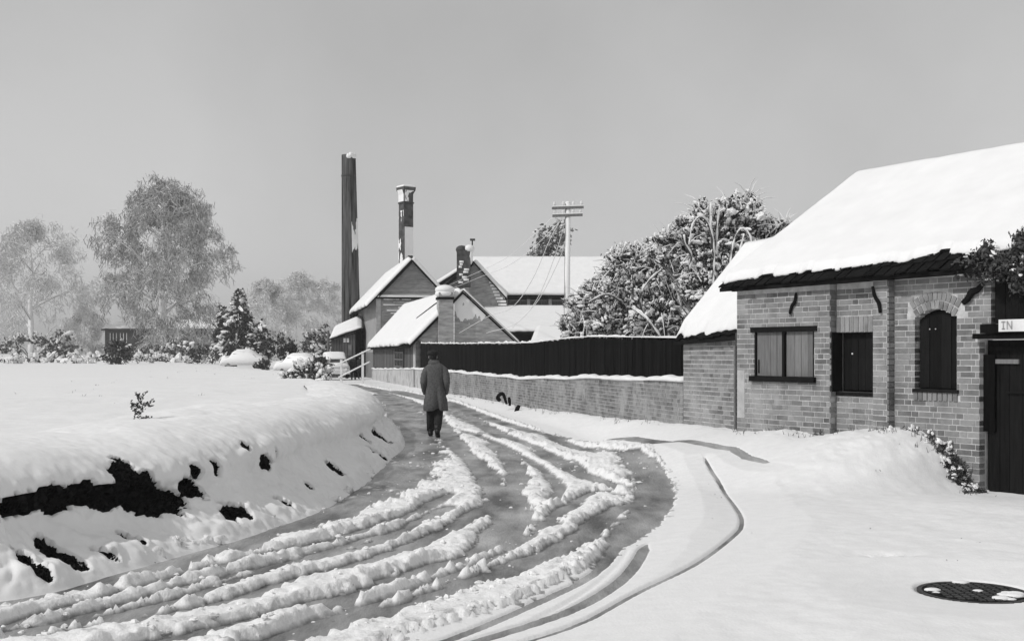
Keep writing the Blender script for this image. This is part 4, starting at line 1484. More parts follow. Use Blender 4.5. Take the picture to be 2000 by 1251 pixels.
def long_mill():
    root = thing('mill_building', 'long mill building with a level snowy roof, a window row and a gabled wing', 'building')
    D = 93.0
    d = SD.copy(); r = SR.copy()
    # gabled wing in front
    A = at(858, 690, D); A.z = -0.5
    B = at(986, 690, D); B.z = -0.5
    zL = at(858, 560, D).z; zR = at(986, 578, D).z; zt = at(925, 513, D).z
    ap = at(925, 690, D); ap.z = 0
    X = Vector((1, 0, 0)); Y = Vector((0, 1, 0))
    g = MB(); g.prism([A, B, Vector((B.x, D, zR)), Vector((ap.x, D, zt)), Vector((A.x, D, zL))], Y * 0.3)
    g.build('gable_wall', FARBRICK, root)
    rng = random.Random(4)
    # lodged snow at the right of the gable
    sl = MB()
    for k in range(9):
        p = at(955 + k * 2.6, 553 + k * 6.2, D - 0.1)
        sl.box(p, X * rng.uniform(0.5, 0.9) * (1 - k * 0.03), Y * 0.08, UPV * 0.16)
    sl.build('lodged_snow', SNOW, root)
    a = at(986 + 3, 581, D) - Y * 0.3; dd = Vector((ap.x, D - 0.3, zt + 0.1)); c = dd + Y * 9 + Vector((0.0, 0, 0.0)); b = a + Y * 9
    e = at(850, 558, D) - Y * 0.3
    rf = MB(); rf.prism([a, b, c, dd], UPV * -0.12); rf.prism([dd - UPV * 0.003, c - UPV * 0.003, e + Y * 9, e], UPV * -0.12)
    rf.build('roof', TILE, root)
    snow_roof(root, a, b, c, dd, 0.28, 5)
    snow_roof(root, e, e + Y * 14 + d * 0, c + Y * 5, dd, 0.3, 6)
    MB().box(at(872, 553, D) - Y * 0.35, dd - at(872, 553, D) + Y * 0.3, Y * 0.05, UPV * -0.3).build('barge_board', TILE, root)
    # long range behind, ridge parallel to the picture
    x0, x1 = at(905, 690, 99).x, at(1260, 690, 99).x
    ze = at(1000, 577, 95.5).z; zr = at(1000, 506, 100).z
    w = MB(); w.box(Vector((at(984, 0, 96).x, 96.0, -0.5)), X * (x1 - at(984, 0, 96).x), Y * 0.3, UPV * (ze + 0.45))
    w.build('wall', gm('mill_wall', 0.16, 0.26, 1.5, 0.9), root)
    ra, rb = Vector((at(975, 0, 95.5).x, 95.4, ze)), Vector((x1, 95.4, ze))
    rc, rdv = Vector((x1, 100, zr)), Vector((x0 + 0.2, 100, zr))
    rf = MB(); rf.prism([Vector((x0, 95.4, ze)), rb, rc, rdv], UPV * -0.12)
    rf.prism([rdv, rc, Vector((x1, 105, ze)), Vector((x0, 105, ze))], UPV * -0.118)
    rf.build('long_roof', TILE, root)
    snow_roof(root, Vector((x0, 95.4, ze)), rb, rc, rdv, 0.28, 7, nu=120, rag=0.3)
    MB().box(Vector((at(984, 0, 95.6).x, 95.7, ze - 0.26)), X * (x1 - at(984, 0, 95.6).x), Y * 0.1, UPV * 0.12).build('gutter', IRON, root)
    # windows under the eave
    for (p0, p1) in ((992, 1028), (1036, 1068), (1078, 1112), (1122, 1150)):
        q0, q1 = at(p0, 583, 95.9), at(p1, 600, 95.9)
        wd = MB().box(Vector((q0.x, 95.92, q1.z)), X * (q1.x - q0.x), Y * 0.07, UPV * (q0.z - q1.z)).build('window', GLASSM, root)
        for k in range(4):
            MB().box(Vector((q0.x + (q1.x - q0.x - 0.06) * k / 3, 95.86, q1.z)), X * 0.07, Y * 0.055, UPV * (q0.z - q1.z)).build('frame', MIDWOOD, wd)
        MB().box(Vector((q0.x, 95.85, q0.z - 0.2)), X * (q1.x - q0.x), Y * 0.06, UPV * 0.10).build('frame', GREYWOOD, wd)
        MB().box(Vector((q0.x - 0.28, 95.8, q1.z - 0.05)), X * 0.26, Y * 0.19, UPV * (q0.z - q1.z + 0.2)).build('window_pier', RENDER_M, root)
    # lean-to in front of it with a snowy roof
    t0, t1 = at(940, 602, 93.6), at(1106, 602, 93.6)
    f0, f1 = at(930, 647, 84.0), at(1128, 650, 84.0)
    rf = MB(); rf.prism([f0, f1, t1, t0], UPV * -0.12)
    rf.build('lean_to_roof', TILE, root)
    snow_roof(root, f0, f1, t1, t0, 0.26, 8, nu=80, rag=0.3)
    MB().box(Vector((f0.x + 0.2, 84.4, -0.5)), X * (f1.x - f0.x - 0.4), Y * 0.3, UPV * (f0.z + 0.35)).build('lean_to_wall', BLACKWOOD, root)
    # lower snowy roof at the right of the dark gap
    g0, g1 = at(1036, 668, 78), at(1125, 668, 78)
    h0, h1 = at(1047, 640, 83.5), at(1125, 640, 83.5)
    rf = MB(); rf.prism([g0, g1, h1, h0], UPV * -0.12); rf.build('porch_roof', TILE, root)
    snow_roof(root, g0, g1, h1, h0, 0.24, 9, rag=0.3)
    MB().box(Vector((g0.x + 0.2, 78.3, -0.5)), X * (g1.x - g0.x - 0.4), Y * 4, UPV * (g0.z + 0.3)).build('porch_wall', DARKWOOD, root)
    # chimney on the wing, broken by plastered snow, with a cowl
    c0 = at(892, 560, 91.6)
    zt_ = at(900, 489, 92).z
    ch = MB().box(Vector((c0.x, 91.6, c0.z)), X * 1.05, Y * 0.9, UPV * (zt_ - c0.z)).build('chimney', CHIMB, root)
    MB().ball((c0.x + 0.38, 91.95, zt_ + 0.05), 0.5, 1.0, 0.8, 0.7, 9, 6).build('chimney_pot', IRON2, ch, True)
    cp = MB(); cp.ball((c0.x + 0.98, 91.9, zt_ + 0.12), 0.42, 1, 1, 0.8, 10, 6); cp.ball((c0.x + 1.08, 91.95, zt_ - 0.45), 0.3, 0.6, 1.4, 2.2, 8, 6);
    for k in range(9):
        cp.box((c0.x + 0.1 + 0.5 * rng.random(), 91.57, zt_ - 1.0 - 0.2 * k), X * rng.uniform(0.2, 0.45), Y * 0.04, UPV * 0.17)
    cp.build('plastered_snow', SNOW, ch, True)
    MB().tube([(c0.x + 1.2, 92, zt_ + 0.2), (c0.x + 1.2, 92, zt_ + 0.75)], [0.05, 0.05], 6).build('cowl_stem', IRON, ch)
    MB().box((c0.x + 1.02, 91.9, zt_ + 0.76), X * 0.4, Y * 0.2, UPV * 0.16).build('cowl', IRON2, ch)
    settle(root)


long_mill()


def chimneys():
    # tall round stack
    root = thing('factory_chimney', 'tallest factory chimney, a slim dark round stack with streaked sides', 'chimney')
    D = 104.0
    x = at(684, 0, D).x; 
    zt = at(684, 303, D).z
    rings = []
    n = 32
    for i in range(60):
        t = i / 59.0
        z = -0.6 + (zt + 0.6) * t
        rr = (0.88 - 0.27 * t)
        cxx = x + 0.14 * (0.5 - t) * 2
        rings.append([Vector((cxx + rr * (1 + 0.02 * (s % 4 == 0)) * math.cos(2 * math.pi * s / n), D + rr * math.sin(2 * math.pi * s / n), z)) for s in range(n)])
    MB().rings(rings).build('stack', STACKM, root, True)
    zz = zt
    MB().rings([[Vector((x - 0.14 + q * math.cos(2 * math.pi * s / n), D + q * math.sin(2 * math.pi * s / n), z)) for s in range(n)] for q, z in ((0.61, zt - 1.9), (0.66, zt - 1.88), (0.66, zt - 1.78), (0.61, zt - 1.76))], False).build('band', IRON2, root)
    rim = MB()
    rng = random.Random(2)
    for k in range(9):
        a = -1.5 + k * 0.2
        rim.ball((x - 0.14 + 0.5 * math.cos(a), D + 0.5 * math.sin(a), zt - 0.05 - 0.12 * rng.random()), 0.2, 1, 1, 1.3, 8, 6)
    rim.build('rim_snow', SNOW, root, True)
    # snow driven against the windward side, broken off in patches
    nu, nv = 40, 260
    A = np.linspace(-1.2, 0.75, nu); Z = np.linspace(2.0, zt - 5.6, nv)
    AA, ZZ = np.meshgrid(A, Z)
    T = (ZZ + 0.6) / (zt + 0.6)
    rr = 0.89 - 0.27 * T + 0.03
    cx = x + 0.14 * (0.5 - T) * 2
    P = np.stack([cx + rr * np.cos(AA), D + rr * np.sin(AA), ZZ], -1)
    c = fbm(AA * 1.2 + 4, ZZ * 0.35, 4, 500, 0.6)[:-1, :-1]
    zc = ZZ[:-1, :-1]; ac = AA[:-1, :-1]
    band = np.exp(-((zc - (zt - 7.4)) / 1.7) ** 2)
    keep = (c + 0.9 * band - 0.35 + 0.25 * (ac + 0.7) - 0.55 * (np.abs(zc - (zt - 11.5)) < 2.0)) > 0.12
    grid_mesh('driven_snow', P.reshape(-1, 3), nu, nv, SNOW, keep, root)['kind'] = 'stuff'
    settle(root)

    # square chimney with a corbelled head
    root = thing('factory_chimney', 'shorter square brick chimney with a flared head, its right side plastered with snow', 'chimney')
    D = 100.0
    x0, x1 = at(779, 0, D).x, at(807, 0, D).x
    zt = at(790, 366, D).z; zn = at(790, 398, D).z
    yaw = math.radians(36)
    cxx, cyy = (x0 + x1) / 2, D
    hw = (x1 - x0) / 2 / (math.cos(yaw) + math.sin(yaw)) * 1.02

    def sq(h, z, ox=0):
        out = []
        for k in range(4):
            a = yaw + math.pi / 4 + k * math.pi / 2
            out.append(Vector((cxx + h * 1.414 * math.cos(a), cyy + h * 1.414 * math.sin(a), z)))
        return out
    MB().rings([sq(hw * 1.05, 0), sq(hw, zn - 0.02)]).build('shaft', CHIMB, root)
    MB().rings([sq(hw * 1.12, zn), sq(hw * 1.12, zn + 0.12)]).build('neck_band', IRON2, root)
    MB().rings([sq(hw * 0.98, zn + 0.122), sq(hw * 1.0, zn + 0.8), sq(hw * 1.32, zt - 0.28), sq(hw * 1.38, zt)]).build('head', CHIMB, root)
    sn = MB()
    sn.rings([sq(hw * 1.36, zt + 0.002), sq(hw * 1.28, zt + 0.12), sq(hw * 0.8, zt + 0.2)])
    sn.build('cap_snow', SNOW, root)
    # snow sheets on the right face and head
    A0 = sq(hw * 1.05, 0)[3]; A1 = sq(hw * 1.05, 0)[0]
    # the face between corners 3 and 0 looks to the right and towards us
    cands = []
    for k in range(4):
        p, q = sq(hw, 0)[k], sq(hw, 0)[(k + 1) % 4]
        nrm = ((p + q) / 2 - Vector((cxx, cyy, 0)))
        cands.append((nrm.x - nrm.y * 0.6, k))
    kf = max(cands)[1]
    others = sorted([(-(((sq(hw, 0)[k] + sq(hw, 0)[(k + 1) % 4]) / 2).y), k) for k in range(4)])
    kl = [k for k in range(4) if (((sq(hw, 0)[k] + sq(hw, 0)[(k + 1) % 4]) / 2).y < cyy and k != kf)][0]
    for kk, zlo, zhi, bias, nm in ((kf, 3.0, zn - 2.0, 0.62, 'driven_snow'), (kl, 3.0, zn - 0.6, -0.05, 'driven_snow'), (kl, zn + 0.15, zt - 0.25, 0.42, 'head_snow'), (kf, zn + 0.15, zt - 0.3, 0.4, 'head_snow')):
        nu, nv = 16, 130
        U = np.linspace(0.02, 0.98, nu); Z = np.linspace(zlo, zhi, nv)
        UU, ZZ = np.meshgrid(U, Z)
        p, q = sq(hw, 0)[kk], sq(hw, 0)[(kk + 1) % 4]
        o = ((p + q) / 2 - Vector((cxx, cyy, 0))); o.normalize()
        ex = 0.05 + 0.30 * hw * np.clip((ZZ - zn - 0.75) / max(0.1, (zt - zn - 1.0)), 0, 1) * (nm == 'head_snow') + 0.05 * hw * (1 - ZZ / zn) * (nm != 'head_snow')
        P = np.stack([p.x + (q.x - p.x) * UU + o.x * ex, p.y + (q.y - p.y) * UU + o.y * ex, ZZ], -1)
        c = fbm(UU * 1.3 + 3 + kk, ZZ * 0.55, 4, 520 + kk, 0.6)[:-1, :-1]
        grid_mesh(nm, P.reshape(-1, 3), nu, nv, SNOW, (c + bias) > 0.12, root)
    settle(root)


chimneys()


def lodge():
    # small dark shed at the far end of the road
    root = thing('shed', 'small dark boarded shed with sloping snowy roof beside the foot of the tall chimney', 'shed')
    X = Vector((1, 0, 0)); Y = Vector((0, 1, 0))
    D = 95.0
    p0, p1 = at(647, 742, D), at(694, 742, D)
    zt0, zt1 = at(647, 660, D).z, at(694, 650, D).z
    mb = MB(); mb.prism([Vector((p0.x, D, -0.6)), Vector((p1.x, D, -0.6)), Vector((p1.x, D, zt1)), Vector((p0.x, D, zt0))], Y * 5)
    mb.build('wall', DARKWOOD, root)
    rng = random.Random(6)
    for k in range(9):
        x = p0.x + 0.03 + k * (p1.x - p0.x) / 9
        zz = zt0 + (zt1 - zt0) * (k / 9) - 0.05
        MB().box(Vector((x, D - 0.05 - 0.02 * rng.random(), -0.5)), X * ((p1.x - p0.x) / 9 - 0.03), Y * 0.05, UPV * (zz + 0.5)).build('board', MIDWOOD, root)
    MB().box(Vector((p1.x, D + 0.2, -0.6)), X * 0.35, Y * 5, UPV * (at(0, 640, D).z + 0.6)).build('side_wall', BLACKWOOD, root)
    q0, q1 = at(671, 660, D), at(682, 668, D)
    wd = MB().box(Vector((q0.x, D - 0.1, q1.z)), X * (q1.x - q0.x), Y * 0.03, UPV * (q0.z - q1.z)).build('window', WHITE, root)
    MB().box(Vector((q0.x + 0.20, D - 0.12, q1.z)), X * 0.05, Y * 0.018, UPV * (q0.z - q1.z)).build('frame', DARKWOOD, wd)
    q0, q1 = at(680, 673, D), at(687, 694, D)
    MB().box(Vector((q0.x, D - 0.1, q1.z)), X * (q1.x - q0.x), Y * 0.03, UPV * (q0.z - q1.z)).build('door', GREYWOOD, root)
    a, b = at(645, 662, D) - Y * 0.3, at(708, 640, D) - Y * 0.3
    c, d_ = at(708, 618, D + 4), at(652, 642, D + 4)
    rf = MB(); rf.prism([a, b, c, d_], UPV * -0.1); rf.build('roof', TILE, root)
    snow_roof(root, a, b, c, d_, 0.22, 10, rag=0.3)
    MB().tube([at(641, 700, D - 1), at(641, 645, D - 1)], [0.1, 0.09], 7).build('corner_post', GREYWOOD, root)
    settle(root)
    # house behind the great tree
    root = thing('house', 'far dark house with pale window frames half hidden behind the great bare tree', 'house')
    D = 212.0
    p0, p1 = at(205, 702, D), at(440, 702, D)
    zt = at(205, 642, D).z
    MB().box(Vector((p0.x, D, 0)), X * (p1.x - p0.x), Y * 8, UPV * zt).build('wall', gm('house_wall', 0.05, 0.12, 0.8, 0.9), root)
    a, b = Vector((p0.x - 0.5, D - 0.5, zt)), Vector((p1.x + 0.5, D - 0.5, zt))
    c, d_ = Vector((p1.x - 2, D + 4, zt + 1.5)), Vector((p0.x + 2, D + 4, zt + 1.5))
    rf = MB(); rf.prism([a, b, c, d_], UPV * -0.3); rf.build('roof', IRON2, root)
    snow_roof(root, a, b, c, d_, 0.3, 11)
    for q in (216, 236, 300, 350):
        w0, w1 = at(q, 650, D), at(q + 11, 672, D)
        wd = MB().box(Vector((w0.x, D - 0.08, w1.z)), X * (w1.x - w0.x), Y * 0.06, UPV * (w0.z - w1.z)).build('window', GLASSM, root)
        for xx in (w0.x - 0.1, (w0.x + w1.x) / 2 - 0.06, w1.x):
            MB().box(Vector((xx, D - 0.12, w1.z)), X * 0.13, Y * 0.038, UPV * (w0.z - w1.z)).build('frame', WHITE, wd)
        MB().box(Vector((w0.x - 0.1, D - 0.125, w1.z - 0.13)), X * (w1.x - w0.x + 0.23), Y * 0.06, UPV * 0.13).build('window_sill', WHITE, root)
    q = at(432, 630, D)
    MB().box(Vector((q.x, D - 0.3, 0.5)), X * 0.35, Y * 0.25, UPV * 6.0).build('white_post', WHITE, root)
    settle(root)


lodge()


# ------------------------------------------------------------------ trees
def rand_unit(rng):
    return Vector((rng.gauss(0, 1), rng.gauss(0, 1), rng.gauss(0, 1))).normalized()


def branch(rng, mb, tips, p, d, L, r, lvl, maxl, spread, lift, sides, droop=0.0):
    n = 4 if lvl < maxl else 3
    pts = [p]; rad = [r]
    q = p.copy(); dd = d.copy()
    for i in range(n):
        dd = (dd + rand_unit(rng) * 0.13 + Vector((0, 0, lift * (1 if lvl < 2 else 0.4) - droop * (lvl / maxl) * (i / n)))).normalized()
        q = q + dd * (L / n)
        pts.append(q.copy()); rad.append(r * (1 - 0.55 * (i + 1) / n))
    mb.tube([tuple(a) for a in pts], rad, max(3, sides - lvl), cap=False)
    if lvl >= maxl:
        for i in range(1, n + 1):
            tips.append((pts[i], dd.copy(), L))
        return
    if lvl >= maxl - 1:
        tips.append((pts[-1], dd.copy(), L))
    k = rng.randint(3, 4) if lvl > 0 else 5
    for i in range(k):
        t = (0.35 + 0.65 * (i + rng.random() * 0.6) / k)
        j = min(n - 1, int(t * n)); f = t * n - j
        pp = pts[j].lerp(pts[min(n, j + 1)], min(1, f))
        az = 2 * math.pi * (i / k + rng.random() * 0.3)
        u = dd.orthogonal().normalized(); v = dd.cross(u)
        side = u * math.cos(az) + v * math.sin(az)
        nd = (dd * (1 - spread) + side * spread).normalized()
        branch(rng, mb, tips, pp, nd, L * rng.uniform(0.58, 0.8), max(rad[min(n, j + 1)] * 0.62, r * 0.25), lvl + 1, maxl, spread, lift, sides, droop)


def bare_tree(name, label, base, H, trunk_h, r, seed, reach, spread=0.5, lift=0.12, maxl=4, twigs=26, tw_len=1.1, tw_w=0.05, droop=0.25, mat=None, bark=None, limbs=6, leader=True, group=None, crown_top=None, axes=None, lean=0.0):
    rng = random.Random(seed)
    root = thing(name, label, 'tree', group)
    mb = MB(); tips = []
    base = Vector(base)
    tp = [base - UPV * 0.3]; tr = [r * 1.35]
    n = 7
    q = base.copy()
    for i in range(1, n + 1):
        q = base + UPV * (H * 0.92 * i / n) + Vector((rng.uniform(-1, 1), rng.uniform(-1, 1), 0)) * (0.012 * H)
        tp.append(q); tr.append(r * (1 - 0.86 * i / n))
    tmb = MB(); tmb.tube([tuple(a) for a in tp], tr, 9)
    tmb.build('trunk', bark or BARK_FAR, root, True)
    for k in range(limbs):
        t = trunk_h + (0.95 - trunk_h) * (k / (limbs - 1)) ** 0.9
        z = t * H * 0.92
        i = min(n - 1, int(t * n)); f = t * n - i
        p = tp[i].lerp(tp[i + 1], f) if i + 1 < len(tp) else tp[-1]
        az = k * 2.399 + rng.uniform(-.3, .3)
        # crown outline: an uneven egg
        rel = (t - trunk_h) / (1 - trunk_h)
        rr = reach * (0.62 + 0.55 * math.sin(math.pi * min(1, rel * 0.95 + 0.12)) - 0.55 * rel ** 2)
        up = 0.35 + 0.9 * rel
        d = Vector((math.cos(az), math.sin(az), up)).normalized()
        branch(rng, mb, tips, p, d, rr * rng.uniform(0.48, 0.62), r * (0.5 - 0.3 * rel), 1, maxl, spread, lift, 7, droop)
    mb.build('branches', bark or BARK_FAR, root, True)
    cm = MB()
    for (p, d, L) in tips:
        for _ in range(twigs):
            c = p + rand_unit(rng) * rng.random() ** 0.5 * tw_len * 1.2
            u = (d * 0.5 + rand_unit(rng) + Vector((0, 0, -droop * 1.4))).normalized() * tw_len * rng.uniform(0.3, 0.7)
            v = u.orthogonal().normalized() * tw_w * rng.uniform(0.6, 1.5)
            k = len(cm.v)
            cm.v += [tuple(c - u - v), tuple(c - u + v), tuple(c + u + v * 0.5), tuple(c + u - v * 0.5)]
            cm.f.append((k, k + 1, k + 2, k + 3))
    cm.build('crown', mat or TWIG, root)
    settle(root)
    return root


g = at(318, 700, 185); bare_tree('bare_tree', 'great bare tree with spreading frosted crown, tallest on the left', g, 29.5, 0.07, 0.80, 4, 13.0, 0.5, 0.04, 4, 11, 0.85, 0.05, 0.5, limbs=19)
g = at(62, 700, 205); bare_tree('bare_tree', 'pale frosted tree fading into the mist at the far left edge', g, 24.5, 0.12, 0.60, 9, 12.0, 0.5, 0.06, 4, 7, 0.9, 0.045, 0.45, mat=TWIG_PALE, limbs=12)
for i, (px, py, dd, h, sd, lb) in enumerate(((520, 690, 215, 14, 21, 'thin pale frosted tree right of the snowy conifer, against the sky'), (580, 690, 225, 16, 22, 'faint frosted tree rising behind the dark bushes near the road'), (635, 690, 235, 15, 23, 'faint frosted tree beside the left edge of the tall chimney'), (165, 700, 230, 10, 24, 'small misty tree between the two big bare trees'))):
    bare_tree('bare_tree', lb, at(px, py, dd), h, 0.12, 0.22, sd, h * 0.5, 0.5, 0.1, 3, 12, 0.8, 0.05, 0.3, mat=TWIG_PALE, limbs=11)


# ------------------------------------------------------------------ evergreen masses: leaves with lumps of snow
def leafy(name, label, cat, blobs, n, leaf, snow_r, snow_frac, seed, lmat=None, group=None, stems=True, stem_base=None, cone=False, gapn=0.0, arch=None, flat=1.0, sticks=0):
    """blobs: list of (centre, rx, ry, rz); leaves fill the outer part of each, snow sits on top of the sprays"""
    rng = random.Random(seed)
    root = thing(name, label, cat, group)
    lv = MB(); sn = MB(); st = MB(); tw = MB()

    def pc_noise(u, bi):
        return 0.5 + 0.25 * (math.sin(u.x * 9 + bi * 3 + seed) * math.cos(u.z * 8 + bi) + math.sin(u.y * 11 + u.z * 7 + bi * 5))
    vol = [b[1] * b[2] * b[3] for b in blobs]
    tot = sum(v ** 0.67 for v in vol)
    for bi, (c, rx, ry, rz) in enumerate(blobs):
        c = Vector(c)
        k = int(n * vol[bi] ** 0.67 / tot)
        sprays = max(6, k // 14)
        for s_ in range(sprays):
            u = rand_unit(rng)
            rad = rng.uniform(0.55, 1.06) ** 0.8 * (1 + 0.12 * math.sin(u.x * 7 + bi) * math.cos(u.z * 6))
            if not cone and gapn > 0:
                ww = pc_noise(u, bi)
                if ww < gapn: continue
            if cone:
                hgt = rng.random() ** 1.3
                a = rng.random() * 2 * math.pi
                rad_c = (1 - hgt ** 1.5) * rng.uniform(0.55, 1.05)
                # tiers
                rad_c *= 0.82 + 0.18 * math.cos(hgt * 40)
                pc = c + Vector((rx * rad_c * math.cos(a), ry * rad_c * math.sin(a), rz * hgt))
                outd = Vector((math.cos(a), math.sin(a), -0.35)).normalized()
            else:
                pc = c + Vector((u.x * rx, u.y * ry, u.z * rz)) * rad
                outd = Vector((u.x / rx, u.y / ry, u.z / rz)).normalized()
            if stems and s_ % 5 == 0:
                b0 = Vector(stem_base) if stem_base is not None else c - UPV * rz * 0.9
                mid = (b0 + pc) / 2 + rand_unit(rng) * 0.12 * (pc - b0).length
                st.tube([tuple(b0), tuple(mid), tuple(pc)], [leaf * 0.35, leaf * 0.22, leaf * 0.1], 4, cap=False)
            for _ in range(14):
                q = pc + rand_unit(rng) * leaf * 2.6 * rng.random()
                a_ = (outd * 0.6 + rand_unit(rng)).normalized()
                b_ = a_.cross(rand_unit(rng)).normalized()
                l = leaf * rng.uniform(0.6, 1.3)
                lv.card(q, a_ * l, b_ * l * 0.55)
                if rng.random() < 0.15:
                    lv.card(q + outd * leaf * 2.2, a_ * l * 0.7, b_ * l * 0.3)
            if rng.random() < snow_frac:
                axis = (outd + rand_unit(rng) * 0.7 + UPV * 0.15).normalized()
                for _ in range(rng.randint(3, 7)):
                    q = pc + rand_unit(rng) * leaf * 1.7 + UPV * leaf * 0.6 + outd * leaf * 0.6
                    rr = snow_r * (0.35 + 1.2 * rng.random() ** 2)
                    k0 = len(sn.v)
                    sn.ball(q, rr, 1, 1, 0.7 * flat, 6, 4)
                    ln = rng.uniform(0.2, 1.8)
                    for vi in range(k0, len(sn.v)):
                        p_ = Vector(sn.v[vi]) - q
                        p_ = p_ * rng.uniform(0.55, 1.3) + axis * p_.dot(axis) * ln
                        sn.v[vi] = tuple(q + p_)
                for _ in range(int(9 * snow_frac)):
                    q = pc + rand_unit(rng) * leaf * 2.4 * rng.random() + UPV * leaf * 0.4
                    a_ = (outd * 0.5 + rand_unit(rng)).normalized()
                    b_ = a_.cross(rand_unit(rng)).normalized()
                    l = leaf * rng.uniform(0.4, 0.9)
                    sn.card(q, a_ * l, b_ * l * 0.6)
    for _ in range(sticks):
        c, rx, ry, rz = blobs[rng.randrange(len(blobs))]
        u = rand_unit(rng)
        if u.y > 0.3: u.y = -u.y
        p = Vector(c) + Vector((u.x * rx, u.y * ry, u.z * rz)) * rng.uniform(0.8, 1.0)
        dd = (Vector((u.x, u.y * 0.4, abs(u.z) * 0.7)) + rand_unit(rng) * 0.9).normalized()
        L = rng.uniform(4, 12) * leaf
        e = p + dd * L + Vector((0, 0, -0.15 * L))
        tw.tube([tuple(p), tuple(p.lerp(e, 0.5) + UPV * 0.1 * L), tuple(e)], [leaf * 0.3, leaf * 0.25, leaf * 0.12], 4, cap=False)
    if tw.v:
        tw.build('snowy_twigs', SNOW, root, True)['kind'] = 'stuff'
    if arch:
        sa = MB()
        for (pts, r) in arch:
            q = smooth_path([tuple(p) for p in pts], 0.08)
            st.tube([tuple(p) for p in q], [r * (1 - 0.6 * i / len(q)) for i in range(len(q))], 6)
            sa.tube([tuple(np.array(p) + np.array((0.35 * r, -0.5 * r, 1.05 * r)) + np.array((0, 0, 0.2 * r * math.sin(i * 2.1)))) for i, p in enumerate(q)], [r * (0.62 + 0.3 * math.sin(i * 1.3)) for i in range(len(q))], 7)
        sa.build('snow_on_branches', SNOW, root, True)
    lv.build('foliage', lmat or LEAF, root)
    if sn.v:
        sn.build('snow_clumps', SNOW, root, False)
    if st.v:
        st.build('stems', BARK, root)
    settle(root)
    return root


def B(px, py, d, wpx, hpx, depth=None):
    """ellipsoid from its centre and half sizes in photo pixels at distance d"""
    k = d / F
    return (at(px, py, d), wpx * k, depth or (wpx * k * 0.8), hpx * k)


# big snow laden shrubbery over the black fence
leafy('evergreen_tree', 'broad snow laden evergreen spreading low over the black fence, left of the pair', 'tree',
      [B(1185, 610, 33, 80, 60), B(1260, 560, 33, 95, 80), B(1330, 520, 32.5, 80, 75), B(1230, 530, 33, 50, 50), B(1330, 610, 32, 110, 60), B(1155, 640, 33, 60, 30)], 30000, 0.052, 0.046, 0.9, 31, sticks=420, gapn=0.34,
      stem_base=at(1270, 720, 33),
      arch=[([at(1265, 640, 32), at(1250, 590, 31.5), at(1262, 555, 31.3), at(1300, 520, 31.2)], 0.04), ([at(1235, 600, 32), at(1260, 620, 31.3), at(1290, 660, 31.2)], 0.04), ([at(1215, 590, 32), at(1185, 575, 31.6), at(1150, 590, 31.5)], 0.03),
            ([at(1290, 640, 31.5), at(1325, 640, 31.2), at(1345, 665, 31.2)], 0.03), ([at(1200, 500, 33), at(1235, 498, 32.5), at(1275, 510, 32), at(1300, 535, 31.6)], 0.03), ([at(1330, 600, 31.5), at(1327, 560, 31.3), at(1335, 520, 31.2)], 0.03)])
leafy('evergreen_tree', 'taller snow laden tree with arching branches rising behind the brick building roof', 'tree',
      [B(1400, 490, 29, 70, 85), B(1350, 470, 30, 45, 45), B(1450, 450, 29.5, 50, 60), B(1430, 560, 28.5, 90, 70), B(1375, 425, 30, 24, 32), B(1462, 402, 30, 16, 28), B(1415, 415, 30, 20, 28), B(1500, 455, 29.5, 38, 26), B(1300, 490, 30, 40, 30), B(1528, 445, 29.5, 16, 14)], 24000, 0.052, 0.044, 0.82, 32, sticks=300, gapn=0.34,
      stem_base=at(1400, 690, 29),
      arch=[([at(1392, 560, 27.5), at(1394, 500, 27.5), at(1388, 450, 27.4), at(1370, 424, 27.3), at(1352, 440, 27.2), at(1345, 480, 27.2)], 0.028), ([at(1398, 500, 27.6), at(1400, 440, 27.6), at(1404, 405, 27.6)], 0.035), ([at(1392, 480, 27.5), at(1386, 430, 27.5), at(1388, 400, 27.5)], 0.03),
            ([at(1425, 520, 27.2), at(1432, 475, 27.2), at(1447, 447, 27.1), at(1464, 462, 27.0), at(1470, 510, 27.0)], 0.028), ([at(1440, 530, 27.2), at(1445, 490, 27.1), at(1452, 460, 27.1)], 0.035), ([at(1470, 480, 27), at(1482, 476, 27), at(1492, 495, 27)], 0.035),
            ([at(1345, 530, 27.5), at(1350, 500, 27.4), at(1338, 478, 27.3), at(1335, 460, 27.3)], 0.03)])
# tree behind the mill roof
leafy('roof_tree', 'small leafy tree showing above the long mill roof beside the telegraph pole', 'tree',
      [B(1085, 475, 110, 22, 36), B(1062, 462, 110, 12, 22), B(1055, 495, 110, 16, 12), B(1100, 450, 110, 10, 24), B(1085, 540, 110, 30, 40)], 1300, 0.22, 0.12, 0.45, 33, gm('leaf_far', 0.12, 0.32, 3.0, 0.8, island=0.7), stem_base=at(1080, 690, 110))
